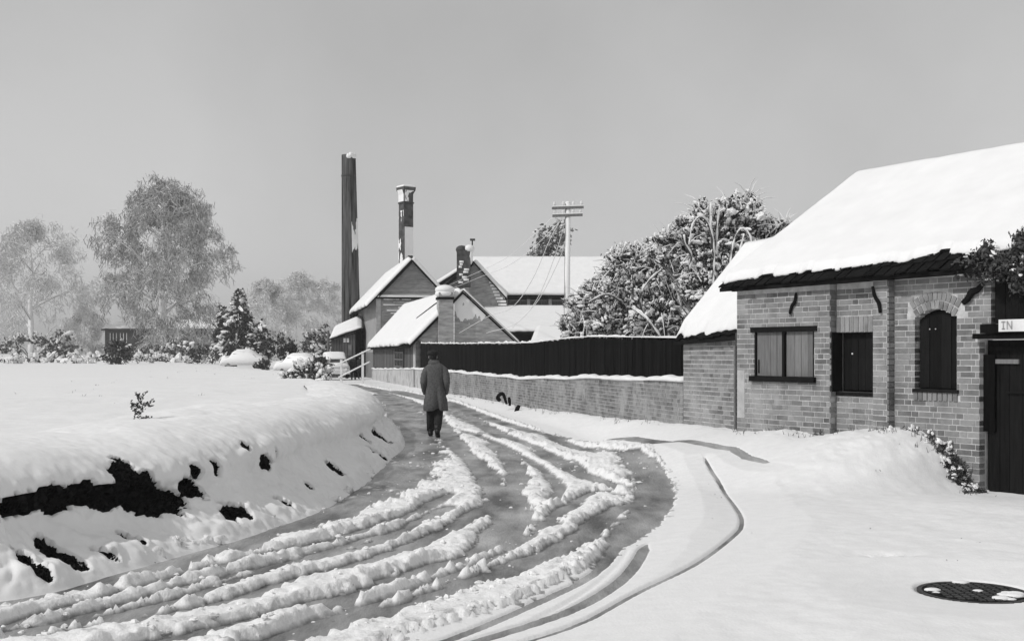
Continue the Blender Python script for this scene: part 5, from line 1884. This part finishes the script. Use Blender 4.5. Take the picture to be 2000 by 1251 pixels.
# conifers and shrubs at the far edge of the field
leafy('conifer', 'dark conifer loaded with big lumps of snow, right of the great bare tree', 'tree', [B(468, 700, 118, 48, 130), ], 3000, 0.20, 0.17, 0.45, 34, LEAF, cone=True)
leafy('conifer', 'snow clad small conifer beside the bigger snowy conifer', 'tree', [B(510, 695, 118, 24, 62)], 900, 0.18, 0.17, 0.6, 35, LEAF, cone=True)
leafy('conifer', 'slender snowy conifer close against the right flank of the great bare tree', 'tree', [B(436, 700, 122, 30, 100)], 1100, 0.2, 0.16, 0.45, 46, LEAF_MID, cone=True)
shr = [
    ('dark rounded bush in front of the far house', [B(228, 690, 120, 28, 22), B(240, 680, 120, 16, 16)], 1100, 0.16, 0.1, 0.12, LEAF),
    ('dark bush right of the small snowy conifer', [B(545, 676, 105, 32, 22), B(520, 668, 105, 16, 22), B(560, 688, 105, 22, 14)], 1400, 0.15, 0.12, 0.2, LEAF),
    ('low dark shrubs at the foot of the tall conifer', [B(395, 690, 125, 34, 14), B(440, 692, 124, 28, 12)], 900, 0.16, 0.12, 0.3, LEAF),
    ('snowy brush growing under the great bare tree', [B(315, 692, 150, 50, 16), B(350, 685, 150, 30, 20)], 900, 0.2, 0.16, 0.35, LEAF_MID),
    ('misty snowy brush under the pale tree at the far left', [B(60, 680, 190, 70, 24), B(110, 672, 190, 40, 26)], 1100, 0.3, 0.25, 0.5, LEAF_MID),
    ('frosted brush left of the small dark shed', [B(610, 676, 112, 26, 30), B(632, 672, 112, 16, 40)], 1100, 0.16, 0.14, 0.5, LEAF_MID),
    ('small dark bush poking up at the end of the snowed car', [B(513, 712, 100, 13, 10)], 400, 0.11, 0.07, 0.15, LEAF),
]
for i, (lb, bl, n, lf, sr, sf, lm) in enumerate(shr):
    leafy('shrub', lb, 'shrub', bl, n, lf, sr, sf, 50 + i, lm)
# a low line of snowed-up growth along the far edge of the field
for i in range(11):
    px = 20 + i * 38 + (i * 37 % 17)
    leafy('low_shrub', 'low clump of snowed growth along the far edge of the field', 'shrub', [B(px, 702, 128 + (i % 3) * 5, 20 + (i * 7) % 12, 6 + (i * 5) % 4)], 160, 0.13, 0.2, 0.85, 70 + i, LEAF_MID, group='snowed clumps along the field edge', stems=False)
# snowy bush on the bank by the bend
leafy('snowy_bush', 'snow bowed bush on the bank top just left of the white rails', 'shrub', [B(600, 728, 38, 38, 24), B(625, 720, 38, 22, 26), B(575, 735, 38, 22, 18), B(620, 745, 37.5, 24, 14)], 2600, 0.05, 0.06, 0.5, 41, LEAF, stem_base=at(610, 765, 38))
# sprig in the snow of the field
def sprig():
    root = thing('sprig', 'small dark leafy sprig sticking up out of the snow on the bank', 'plant')
    rng = random.Random(2)
    D = 13.3
    st = MB(); lf = MB()
    main = [at(258, 838, D), at(263, 812, D), at(270, 788, D), at(287, 764, D)]
    q = smooth_path([tuple(p) for p in main], 0.02)
    st.tube([tuple(p) for p in q], [0.007 * (1 - 0.6 * i / len(q)) for i in range(len(q))], 5)
    for (a, b) in (((266, 800), (296, 783)), ((262, 815), (292, 815)), ((264, 806), (258, 785)), ((270, 790), (294, 790)), ((275, 780), (268, 768)), ((260, 822), (285, 826)), ((262, 812), (280, 800))):
        p0, p1 = at(a[0], a[1], D), at(b[0], b[1], D + rng.uniform(-.1, .1))
        st.tube([tuple(p0), tuple(p0.lerp(p1, 0.5) + UPV * 0.01), tuple(p1)], [0.004, 0.003, 0.002], 4)
        for k in range(22):
            c = p0.lerp(p1, rng.uniform(0.3, 1.05)) + rand_unit(rng) * 0.022
            u = rand_unit(rng); v = u.orthogonal().normalized()
            lf.card(c, u * 0.017, v * 0.011)
    for k in range(40):
        c = Vector(q[rng.randrange(len(q) // 3, len(q))]) + rand_unit(rng) * 0.02
        u = rand_unit(rng); v = u.orthogonal().normalized()
        lf.card(c, u * 0.016, v * 0.010)
    st.build('stem', LEAF, root); lf.build('leaves', LEAF, root)
    settle(root)


sprig()

# ivy over the gate end of the roof
iv = []
for (px, py, wx, hy) in ((1885, 522, 16, 16), (1910, 515, 18, 22), (1930, 498, 10, 22), (1945, 525, 22, 20), (1970, 515, 22, 24), (1995, 500, 22, 36), (2010, 530, 26, 34), (1925, 540, 14, 8), (1990, 550, 22, 18), (2000, 470, 12, 16), (2040, 510, 40, 50)):
    u = bu(px); d = P0.y + BD.y * u - 0.15
    c = at(px, py, d); k = d / F
    iv.append((c, wx * k, 0.14, hy * k))
leafy('ivy', 'dark ivy tumbling over the roof edge above the gate', 'ivy', iv, 5200, 0.030, 0.017, 0.13, 36, LEAF, stems=False)
iv = []
for (px, py, wx, hy, o) in ((1700, 846, 20, 5, .04), (1725, 845, 22, 7, .05), (1760, 846, 24, 8, .06), (1790, 850, 20, 10, .08), (1815, 862, 16, 14, .1), (1840, 880, 16, 16, .14), (1860, 900, 14, 18, .16), (1875, 925, 14, 18, .2), (1890, 948, 14, 14, .22), (1905, 962, 14, 10, .22), (1840, 905, 10, 10, .4), (1865, 930, 12, 12, .42), (1880, 952, 12, 10, .42), (1610, 852, 14, 7, .08), (1555, 849, 10, 4, .05), (1500, 853, 16, 4, .06)):
    u = bu(px); d = P0.y + BD.y * u - o * 0.6
    c = at(px, py, d); k = d / F
    iv.append((c, wx * k, 0.06 + o * 0.3, hy * k))
leafy('ivy', 'low dark creeper with snow lumps at the foot of the brick wall beside gate', 'ivy', iv, 3600, 0.024, 0.024, 0.32, 37, LEAF, stems=False)


# ------------------------------------------------------------------ grass and weeds poking through the snow
def grass_tufts():
    rng = random.Random(90)
    mb = MB()
    spots = []
    for _ in range(60):
        u = rng.uniform(0, 4.6); q_ = W(u, rng.uniform(0.12, 0.5), 0); spots.append((q_.x, q_.y, 6, 0.07))
    for _ in range(70):
        D = rng.uniform(21, 50); spots.append((wall_x(D) - rng.uniform(0.05, 0.35), D, 5, 0.10))
    for _ in range(60):
        k = rng.randrange(30, len(FOOT) - 60); f = FOOT[k]; spots.append((f[0] - rng.uniform(1.6, 9), f[1] + rng.uniform(1, 12), 4, 0.07))
    for _ in range(26):
        spots.append((rng.uniform(1.5, 5.5), rng.uniform(8.5, 15), 2, 0.03))
    for (x, y, n, h) in spots:
        z = surf(x, y) - 0.015
        for _ in range(rng.randint(1, n)):
            p = Vector((x + rng.gauss(0, 0.03), y + rng.gauss(0, 0.03), z))
            t_ = p + Vector((rng.gauss(0, 0.4), rng.gauss(0, 0.4), 1)).normalized() * h * rng.uniform(0.4, 1.2)
            mb.tube([tuple(p), tuple(p.lerp(t_, 0.6) + UPV * 0.004), tuple(t_)], [0.0035, 0.003, 0.001], 3, cap=False)
    tag(mb.build('grass_tufts', LEAF), 'sparse dead grass stems poking up through the snow', kind='stuff')


grass_tufts()


# ------------------------------------------------------------------ telegraph pole and wires
def telegraph():
    root = thing('telegraph_pole', 'tall telegraph pole with two crossarms, its near side white with snow', 'telegraph pole')
    D = 45.0
    b = at(1106, 690, D); b.z = -0.3
    zt = at(1106, 397, D).z
    pm = add_snow(gm('pole_wood', 0.05, 0.10, 3, 0.85, stretch=(6, 6, 0.5)), -0.35, -0.05, 1.5, axis=(0.8, -0.6, 0), patch=0.35)
    MB().tube([b, Vector((b.x + 0.03, D, zt * 0.5)), Vector((b.x + 0.06, D, zt))], [0.13, 0.115, 0.10], 12).build('pole', pm, root, True)
    MB().ball((b.x + 0.06, D, zt + 0.02), 0.1, 1, 1, 0.6, 10, 6).build('cap_snow', SNOW, root, True)
    ins = MB().rings([[Vector((r_ * math.cos(a * math.pi / 3), r_ * math.sin(a * math.pi / 3), z)) for a in range(6)] for r_, z in ((0.03, 0.0), (0.035, 0.05), (0.055, 0.07), (0.05, 0.14), (0.02, 0.18))]).mesh('insulator', WHITE)
    pos = []
    for (py, l, r_) in ((404, 1078, 1140), (419, 1079, 1138)):
        p0, p1 = at(l, py, D - 0.12), at(r_, py - 2, D - 0.12)
        MB().box(p0, p1 - p0, Vector((0, 0.09, 0)), UPV * -0.09).build('crossarm', pm if False else GREYWOOD, root)
        MB().box(p0 + UPV * 0.005, p1 - p0, Vector((0, 0.09, 0)), UPV * 0.035).build('crossarm_snow', SNOW, root)
        for t in (0.08, 0.36, 0.68, 0.93):
            o = link('insulator', ins, root)
            o.location = p0.lerp(p1, t) + Vector((0, 0.04, 0.02))
            pos.append(p0.lerp(p1, t) + Vector((0, 0.0, 0.12)))
    settle(root)
    # sagging wires coated with snow
    def wire(lb, pts, r=0.013):
        q = smooth_path([tuple(p) for p in pts], 0.4)
        o = MB().tube([tuple(p) for p in q], [r] * len(q), 5).build('wire', SNOW)
        tag(o, lb, 'wire', 'snow coated wires from the telegraph pole')
    wire('snow coated wire from the pole down across the workshop gable to its left', [at(1098, 425, 45), at(1053, 510, 46), at(1018, 605, 48), at(958, 630, 52), at(895, 650, 57)][0:1] + [at(1075, 465, 45.5), at(1040, 545, 47), at(1000, 600, 50), at(955, 617, 53), at(897, 650, 57.3)])
    wire('snow coated wire from the pole ending low on the right of the workshop gable', [at(1102, 440, 45), at(1082, 505, 46.5), at(1050, 582, 49), at(1010, 630, 52), at(950, 650, 57)])
    wire('snow coated wire nearest the pole dropping steeply past the mill windows', [at(1104, 470, 45), at(1092, 508, 46), at(1060, 572, 48), at(1036, 605, 50), at(1000, 640, 54)])
    wire('snow coated wire ending at the upper gable beside the broken chimney', [at(1090, 415, 45), at(1030, 470, 55), at(985, 506, 66), at(934, 531, 80), at(878, 556, 91)])
    wire('lower of the two snow coated wires reaching the upper gable', [at(1096, 430, 45), at(1040, 485, 55), at(990, 520, 66), at(940, 540, 80), at(884, 563, 91)])


telegraph()


# ------------------------------------------------------------------ white rails, sticks, drain cover
def rails():
    root = thing('white_rails', 'pair of white painted slanting rails on posts at the far left roadside', 'railing')
    D = 74.0
    for (a, b) in (((640, 720), (723, 681)), ((662, 736), (722, 706))):
        MB().tube([at(a[0], a[1], D), at(b[0], b[1], D - 3)], [0.045, 0.045], 7).build('rail', WHITE, root)
    for (x, y0, y1, dd) in ((664, 702, 745, 74), (706, 686, 742, 71.6)):
        p = at(x, y0, dd); q = at(x, y1, dd)
        MB().box(p, Vector((0.14, 0, 0)), Vector((0, 0.14, 0)), Vector((0, 0, q.z - p.z - 0.2))).build('post', WHITE, root)
    settle(root)


rails()


def sticks():
    D = 33.0
    def stick(lb, pts, r):
        q = smooth_path([tuple(p) for p in pts], 0.03)
        m = len(q)
        o = MB().tube([tuple(p) for p in q], [r * (1.2 - 0.5 * abs(2 * i / m - 1)) for i in range(m)], 7).build('bent_branch', IRON)
        tag(o, lb, 'branch')
    stick('black arched branch poking out of the snow at the foot of the low wall', [at(973, 774, D), at(977, 783, D), at(971, 776, D), at(981, 768, D), at(987, 781, D + 0.05), at(989, 788, D)], 0.045)
    stick('black upright stub beside the arched branch at the low wall', [at(996, 792, D - .2), at(995, 783, D - .2), at(994, 775, D - .2)], 0.042)
    stick('black stub nearest the road at the foot of the low wall', [at(1006, 806, D - .8), at(1010, 798, D - .8), at(1014, 791, D - .8)], 0.055)


sticks()


def drain():
    q = ground(1902, 1158)
    root = thing('drain_cover', 'round dark iron drain cover with snow patches in the snow at lower right', 'drain cover')
    n = 40
    rg = lambda r_, z: [Vector((q.x + r_ * math.cos(2 * math.pi * s / n), q.y + r_ * math.sin(2 * math.pi * s / n), z)) for s in range(n)]
    MB().rings([rg(0.385, 0.0), rg(0.385, 0.012), rg(0.35, 0.012), rg(0.35, 0.002)], False).build('frame', IRON2, root)
    MB().rings([rg(0.345, 0.0), rg(0.345, 0.010)]).build('lid', IRON, root)
    tr = MB()
    for i in range(-5, 6):
        for j in range(-5, 6):
            x, y = i * 0.06, j * 0.06
            if x * x + y * y < 0.1:
                tr.box((q.x + x - 0.02, q.y + y - 0.02, 0.0104), (0.04, 0, 0), (0, 0.04, 0), (0, 0, 0.008))
    tr.build('tread', IRON2, root)['kind'] = 'stuff'
    rng = random.Random(3)
    sn = MB()
    for k in range(13):
        a = rng.random() * 6.28; r_ = 0.33 * math.sqrt(rng.random())
        if rng.random() < 0.4: a = -1.2 + rng.random() * 1.0
        sn.ball((q.x + r_ * math.cos(a), q.y + r_ * math.sin(a), 0.016), rng.uniform(0.02, 0.055), 1.4, 1.2, 0.3, 8, 5)
    sn.build('snow_patches', SNOW, root, True)['kind'] = 'stuff'
    settle(root)


drain()


# ------------------------------------------------------------------ cars under snow
CARP = add_snow(gm('car_paint', 0.10, 0.16, 4.0, 0.4), 0.0, 0.35, 2.5, axis=(-0.3, -0.5, 0.8), patch=0.6)


def car(name, label, base, yaw, L=4.1, Wd=1.6, H=1.5, snow=0.12, group=None, body=None):
    root = thing(name, label, 'car', group)
    M = Matrix.Translation(base) @ Matrix.Rotation(yaw, 4, 'Z')
    P = lambda x, y, z: M @ Vector((x, y, z))
    prof = [(-L / 2, 0.35), (-L / 2, 0.75), (-L * 0.46, 0.92), (-L * 0.30, 1.0), (-L * 0.22, 1.36), (-L * 0.12, H), (L * 0.14, H), (L * 0.24, 1.34), (L * 0.31, 1.0), (L * 0.46, 0.85), (L / 2, 0.62), (L / 2, 0.32)]
    rings = []
    for t, ins in ((-1, 0.10), (-0.97, 0.02), (-0.6, 0.0), (0, 0), (0.6, 0), (0.97, 0.02), (1, 0.10)):
        rings.append([P(x * (1 - ins * 0.3), t * Wd / 2 * (0.86 if z > 1.05 else 1.0), z - ins * (0.3 if z > 1.05 else 0.15)) for x, z in prof])
    MB().rings(rings).build('body', body or CARP, root, True)
    for sy in (-1, 1):
        for sx in (-1, 1):
            c = (sx * L * 0.31, sy * (Wd / 2 - 0.1), 0.33)
            wh = MB().tube([P(c[0], c[1] - 0.09, c[2]), P(c[0], c[1] + 0.09, c[2])], [0.33, 0.33], 16).build('wheel', IRON, root)
            MB().tube([P(c[0], c[1] - 0.1, c[2]), P(c[0], c[1] + 0.1, c[2])], [0.17, 0.17], 12).build('hub', GREYP, wh)
        y = sy * (Wd / 2 * 0.86 + 0.004)
        for (x0, x1) in ((-L * 0.19, -0.02), (0.05, L * 0.22)):
            MB().prism([P(x0, y, 1.06), P(x1, y, 1.06), P(x1 - 0.06, y, 1.33), P(x0 + 0.06, y, 1.33)], (M.to_3x3() @ Vector((0, sy * 0.012, 0)))).build('side_window', GLASSM, root)
    for (xa, za, xb, zb) in ((L * 0.315, 1.03, L * 0.245, 1.33), (-L * 0.305, 1.03, -L * 0.225, 1.34)):
        s_ = 1 if xa > 0 else -1
        MB().prism([P(xa, -Wd * 0.38, za), P(xa, Wd * 0.38, za), P(xb, Wd * 0.36, zb), P(xb, -Wd * 0.36, zb)], M.to_3x3() @ Vector((s_ * 0.03, 0, 0.02))).build('windscreen', GLASSM, root)
    for sy in (-1, 1):
        MB().ball(P(L / 2 - 0.02, sy * Wd * 0.34, 0.62), 0.10, 0.7, 1, 1, 10, 6).build('headlight', WHITE, root, True)
    MB().box(P(L / 2 - 0.02, -Wd * 0.45, 0.36), M.to_3x3() @ Vector((0.1, 0, 0)), M.to_3x3() @ Vector((0, Wd * 0.9, 0)), UPV * 0.1).build('bumper', WHITE, root)
    # snow on bonnet, roof, boot
    sr = []
    sp = [(-L / 2 - 0.02, 0.62), (-L * 0.47, 0.93 + snow), (-L * 0.31, 1.0 + snow), (-L * 0.23, 1.34 + snow * 0.7), (-L * 0.12, H + snow), (L * 0.14, H + snow), (L * 0.23, 1.36 + snow * 0.7), (L * 0.255, 1.30), (L * 0.20, 1.33), (L * 0.12, H - 0.03), (-L * 0.12, H - 0.03), (-L * 0.24, 1.3), (-L * 0.32, 0.97), (-L * 0.46, 0.88)]
    for t, k in ((-0.92, 0.2), (-0.8, 0.75), (-0.3, 1), (0.3, 1), (0.8, 0.75), (0.92, 0.2)):
        sr.append([P(x, t * Wd / 2 * (0.9 if z > 1.05 else 1.0), z - (1 - k) * snow * (1 if i < 7 else 0)) for i, (x, z) in enumerate(sp)])
    MB().rings(sr).build('snow_cover', SNOW, root, True)
    sr = []
    hp = [(L * 0.30, 1.0 + snow), (L * 0.45, 0.86 + snow), (L * 0.49, 0.7), (L * 0.45, 0.82), (L * 0.31, 0.97)]
    for t, k in ((-0.95, 0.2), (-0.8, 0.8), (0, 1), (0.8, 0.8), (0.95, 0.2)):
        sr.append([P(x, t * Wd / 2, z - (1 - k) * snow * (1 if i < 2 else 0)) for i, (x, z) in enumerate(hp)])
    MB().rings(sr).build('bonnet_snow', SNOW, root, True)
    settle(root)


def gbase(px, d):
    x = (px - 1000) * d / F
    return Vector((x, d, surf(x, d) - 0.06))


b = gbase(478, 104); car('parked_car', 'parked car buried in snow at the field edge below the conifer', Vector((b.x, b.y, 0.36)), math.radians(176), 4.0, 1.6, 1.5, 0.22)
b = gbase(588, 92); car('parked_car', 'snow covered parked car half hidden behind the snowy bush', Vector((b.x, b.y, 0.05)), math.radians(165), 4.0, 1.6, 1.5, 0.2)
b = gbase(652, 84); car('parked_car', 'pale car seen from the front beside the white rails', Vector((b.x, b.y, -0.05)), math.radians(-72), 4.0, 1.65, 1.75, 0.14, body=WHITE)


# ------------------------------------------------------------------ people
def skin_body(name, parent, verts, edges, radii, mat, sub=2, root_i=0):
    me = bpy.data.meshes.new(name)
    me.from_pydata([tuple(v) for v in verts], edges, [])
    o = link(name, me, parent)
    sk = o.modifiers.new('skin', 'SKIN')
    sk.use_smooth_shade = True
    for i, r in enumerate(radii):
        sv_ = me.skin_vertices[0].data[i]
        sv_.radius = (r, r) if not isinstance(r, tuple) else r
        sv_.use_root = (i == root_i)
    ss = o.modifiers.new('sub', 'SUBSURF'); ss.levels = sub; ss.render_levels = sub
    me.materials.append(mat)
    return o


def walker():
    root = thing('person', 'person walking away up the road in a long dark overcoat and flat cap', 'person')
    D = 24.0
    base = at(850, 853, D); base.z = 0.0
    P = lambda x, y, z: base + Vector((x, y, z))
    # body: one skinned figure, mid stride, right foot forward
    V = [P(0, 0, 0.92), P(0, 0.02, 1.12), P(-0.01, 0.04, 1.36), P(-0.03, 0.06, 1.50), P(-0.045, 0.075, 1.60),
         P(-0.09, 0.0, 0.86), P(-0.105, 0.16, 0.50), P(-0.11, 0.18, 0.12), P(-0.115, 0.32, 0.06),
         P(0.09, 0.0, 0.86), P(0.075, 0.0, 0.48), P(0.06, -0.24, 0.15), P(0.06, -0.14, 0.07),
         P(-0.15, 0.04, 1.38), P(-0.22, -0.02, 1.12), P(-0.19, 0.09, 0.90),
         P(0.15, 0.04, 1.38), P(0.22, -0.02, 1.12), P(0.19, 0.09, 0.90)]
    E = [(0, 1), (1, 2), (2, 3), (3, 4), (0, 5), (5, 6), (6, 7), (7, 8), (0, 9), (9, 10), (10, 11), (11, 12), (2, 13), (13, 14), (14, 15), (2, 16), (16, 17), (17, 18)]
    R = [0.14, 0.14, 0.15, 0.065, 0.06, 0.095, 0.072, 0.055, 0.05, 0.095, 0.072, 0.055, 0.05, 0.065, 0.05, 0.04, 0.065, 0.05, 0.04]
    skin_body('body', root, V, E, R, CLOTH)
    # head with ears, nose; hair below the cap
    hd = MB()
    hc = P(-0.055, 0.125, 1.625)
    n = 16
    rings = []
    for i in range(12):
        t = i / 11.0
        z = -0.115 + 0.235 * t
        rr = math.sqrt(max(0.02, 1 - ((t - 0.55) / 0.56) ** 2))
        rings.append([hc + Vector((0.076 * rr * math.cos(2 * math.pi * s / n), (0.096 if math.sin(2 * math.pi * s / n) > 0 else 0.088) * rr * math.sin(2 * math.pi * s / n), z)) for s in range(n)])
    hd.rings(rings)
    for sx in (-1, 1):
        hd.ball(hc + Vector((sx * 0.08, 0.0, 0.0)), 0.03, 0.35, 0.7, 1.1, 8, 6)
    hd.ball(hc + Vector((0.0, 0.10, -0.01)), 0.02, 0.7, 1, 1.2, 6, 5)
    hd.build('head', SKIN, root, True)
    hair = MB()
    rings = []
    for i in range(7):
        t = i / 6.0
        z = -0.045 + 0.10 * t
        rr = math.sqrt(max(0.05, 1 - ((z - 0.01) / 0.15) ** 2))
        rings.append([hc + Vector((0.082 * rr * math.cos(a), 0.096 * rr * math.sin(a) - 0.002, z)) for a in [math.pi * (0.92 + 1.16 * s / 15) for s in range(16)]])
    hair.rings(rings, False)
    hair.build('hair', CLOTH, root, True)
    cap = MB(); rings = []
    for (k, z, oy) in ((0.082, 0.035, 0), (0.105, 0.055, 0.01), (0.118, 0.085, 0.015), (0.105, 0.12, 0.012), (0.06, 0.14, 0.01), (0.01, 0.145, 0.01)):
        rings.append([hc + Vector((k * math.cos(2 * math.pi * s / n), k * 1.18 * math.sin(2 * math.pi * s / n) + oy, z)) for s in range(n)])
    cap.rings(rings)
    cap.ball(hc + Vector((0, 0.13, 0.05)), 0.06, 1.1, 0.9, 0.2, 10, 5)
    cap.build('flat_cap', CLOTH, root, True)
    # collar
    co = MB(); rings = []
    for (k, z) in ((0.115, 1.475), (0.098, 1.53), (0.092, 1.565), (0.10, 1.56), (0.12, 1.50)):
        rings.append([P(-0.03 + k * 1.02 * math.cos(2 * math.pi * s / n), 0.055 + k * 0.95 * math.sin(2 * math.pi * s / n), z) for s in range(n)])
    co.rings(rings, False)
    # coat: loft with folds and a centre vent at the back
    n2 = 56
    rings = []
    prof = [(1.515, 0.085, 0.075, 0.05), (1.49, 0.135, 0.10, 0.045), (1.45, 0.175, 0.115, 0.04), (1.38, 0.192, 0.13, 0.035), (1.25, 0.19, 0.14, 0.03), (1.12, 0.18, 0.14, 0.02), (1.0, 0.185, 0.145, 0.012), (0.88, 0.20, 0.165, 0.005), (0.76, 0.235, 0.185, 0.0), (0.64, 0.242, 0.20, -0.005), (0.55, 0.245, 0.205, -0.008), (0.535, 0.236, 0.196, -0.008)]
    for (z, rx, ry, oy) in prof:
        low = max(0.0, (1.05 - z) / 0.5)
        ring = []
        for s in range(n2):
            a = 2 * math.pi * s / n2
            fold = 1 + low * (0.045 * math.sin(5 * a + 0.6) + 0.03 * math.sin(9 * a + z * 2)) + 0.008 * math.sin(7 * a + z * 9)
            x = rx * math.copysign(abs(math.cos(a)) ** 0.82, math.cos(a)) * fold - 0.012 * (z - 0.9)
            y = ry * math.copysign(abs(math.sin(a)) ** 0.9, math.sin(a)) * fold + oy
            # vent: pull in the middle of the back
            da = abs(((a - 1.5 * math.pi - 0.18 + math.pi) % (2 * math.pi)) - math.pi)
            y += 0.11 * low * math.exp(-(da / 0.16) ** 2)
            # hem is higher over the vent
            zz = z + 0.05 * low * math.exp(-(da / 0.2) ** 2) * (z < 0.7)
            ring.append(P(x, y, zz))
        rings.append(ring)
    coat = MB(); coat.rings(rings[::-1], False)
    coat.build('overcoat', COAT, root, True)
    co.build('collar', COAT, root, True)
    # sleeves, hands in the side pockets
    for sx in (-1, 1):
        pts = [P(sx * 0.105, 0.035, 1.415), P(sx * 0.172, 0.03, 1.36), P(sx * 0.215, 0.0, 1.25), P(sx * 0.238, -0.03, 1.10), P(sx * 0.232, 0.02, 0.98), P(sx * 0.205, 0.085, 0.885)]
        q = smooth_path([tuple(p) for p in pts], 0.025)
        m = len(q)
        MB().tube([tuple(p) for p in q], [(0.062 + 0.022 * math.sin(math.pi * min(1, i / m * 1.2 + 0.15)) - 0.012 * i / m) * (1 + 0.05 * math.sin(i * 1.9)) for i in range(m)], 14).build('sleeve', COAT, root, True)
        h = MB()
        hp = P(sx * 0.195, 0.10, 0.865)
        h.ball(hp, 0.042, 0.6, 1.0, 1.2, 8, 6)
        for f in range(4):
            h.tube([tuple(hp + Vector((0, -0.025 + f * 0.017, -0.02))), tuple(hp + Vector((-sx * 0.008, -0.02 + f * 0.016, -0.065 - 0.006 * (f in (1, 2))))), tuple(hp + Vector((-sx * 0.02, -0.012 + f * 0.014, -0.09)))], [0.0095, 0.009, 0.007], 6)
        h.tube([tuple(hp + Vector((0, 0.035, 0.01))), tuple(hp + Vector((-sx * 0.01, 0.055, -0.03))), tuple(hp + Vector((-sx * 0.015, 0.055, -0.055)))], [0.011, 0.010, 0.008], 6)
        h.build('hand', SKIN, root, True)
    # trouser legs and boots
    for (kx, ky, ax, ay, heel) in ((-0.105, 0.16, -0.11, 0.20, 0.0), (0.075, 0.0, 0.06, -0.24, 0.06)):
        q = [P(kx * 0.95, 0.02, 0.80), P(kx, ky, 0.50), P((kx + ax) / 2, (ky + ay) / 2 - 0.01, 0.30), P(ax, ay, 0.12 + heel)]
        MB().tube([tuple(p) for p in q], [0.098, 0.088, 0.082, 0.075], 12).build('trouser_leg', CLOTH, root, True)
        bt = MB()
        c = P(ax, ay, heel)
        pitch = -0.35 if heel else 0.0
        rr = []
        for (y, z, wv, hv) in ((-0.10, 0.06, 0.03, 0.05), (-0.075, 0.06, 0.046, 0.06), (-0.02, 0.07, 0.05, 0.07), (0.06, 0.05, 0.052, 0.05), (0.14, 0.04, 0.052, 0.04), (0.19, 0.035, 0.035, 0.03)):
            zz = z + y * pitch
            rr.append([c + Vector((wv * math.cos(2 * math.pi * s / 12), y, max(0.0, zz - heel * 0.2 + hv * math.sin(2 * math.pi * s / 12)) if not heel else zz - 0.02 + hv * math.sin(2 * math.pi * s / 12))) for s in range(12)])
        bt.rings(rr)
        bt.tube([tuple(c + Vector((0, -0.03, 0.06))), tuple(c + Vector((0, -0.02, 0.20)))], [0.055, 0.062], 12)
        bt.build('boot', BOOT, root, True)
    settle(root)


walker()


def bystander(label, px, D, h, yaw, seed):
    root = thing('person', label, 'person')
    base = Vector(((px - 1000) * D / F, D, float(road_z(np.array([D]))[0]) + 0.02))
    k = h / 1.72
    Rm = Matrix.Rotation(yaw, 3, 'Z')
    P = lambda x, y, z: base + Rm @ Vector((x * k, y * k, z * k))
    V = [P(0, 0, 0.92), P(0, 0, 1.15), P(0, 0, 1.36), P(0, 0, 1.50), P(0, 0.01, 1.58),
         P(-0.09, 0, 0.86), P(-0.10, 0.02, 0.48), P(-0.10, 0, 0.10), P(-0.10, 0.12, 0.05),
         P(0.09, 0, 0.86), P(0.12, 0.04, 0.48), P(0.14, 0.0, 0.10), P(0.15, 0.12, 0.05),
         P(-0.19, 0, 1.38), P(-0.25, 0, 1.12), P(-0.22, 0.1, 0.90), P(0.19, 0, 1.38), P(0.25, 0, 1.12), P(0.22, 0.1, 0.90)]
    E = [(0, 1), (1, 2), (2, 3), (3, 4), (0, 5), (5, 6), (6, 7), (7, 8), (0, 9), (9, 10), (10, 11), (11, 12), (2, 13), (13, 14), (14, 15), (2, 16), (16, 17), (17, 18)]
    R = [v * k for v in [0.17, 0.17, 0.16, 0.065, 0.06, 0.11, 0.085, 0.06, 0.05, 0.11, 0.085, 0.06, 0.05, 0.075, 0.065, 0.05, 0.075, 0.065, 0.05]]
    skin_body('body', root, V, E, R, CLOTH, 1)
    n = 12
    coat = MB()
    rings = []
    for (z, rx, ry) in ((1.5, 0.1, 0.08), (1.44, 0.21, 0.13), (1.2, 0.24, 0.17), (0.95, 0.23, 0.18), (0.6, 0.28, 0.22)):
        rings.append([P(rx * math.cos(2 * math.pi * s / n), ry * math.sin(2 * math.pi * s / n), z) for s in range(n)])
    coat.rings(rings[::-1])
    coat.build('coat', CLOTH, root, True)
    MB().ball(P(0, 0.02, 1.62), 0.105 * k, 0.8, 0.9, 1.1, 12, 8).build('head', SKIN, root, True)
    MB().ball(P(0, 0.0, 1.68), 0.12 * k, 0.95, 1.05, 0.6, 12, 6).build('hat', CLOTH, root, True)
    settle(root)


bystander('distant person in dark clothes standing beside the white rails, nearer the car', 690, 84, 1.72, 0.3, 1)
bystander('distant person in dark clothes at the corner of the tall gabled building', 703, 87, 1.75, -0.4, 2)

bpy.context.view_layer.update()
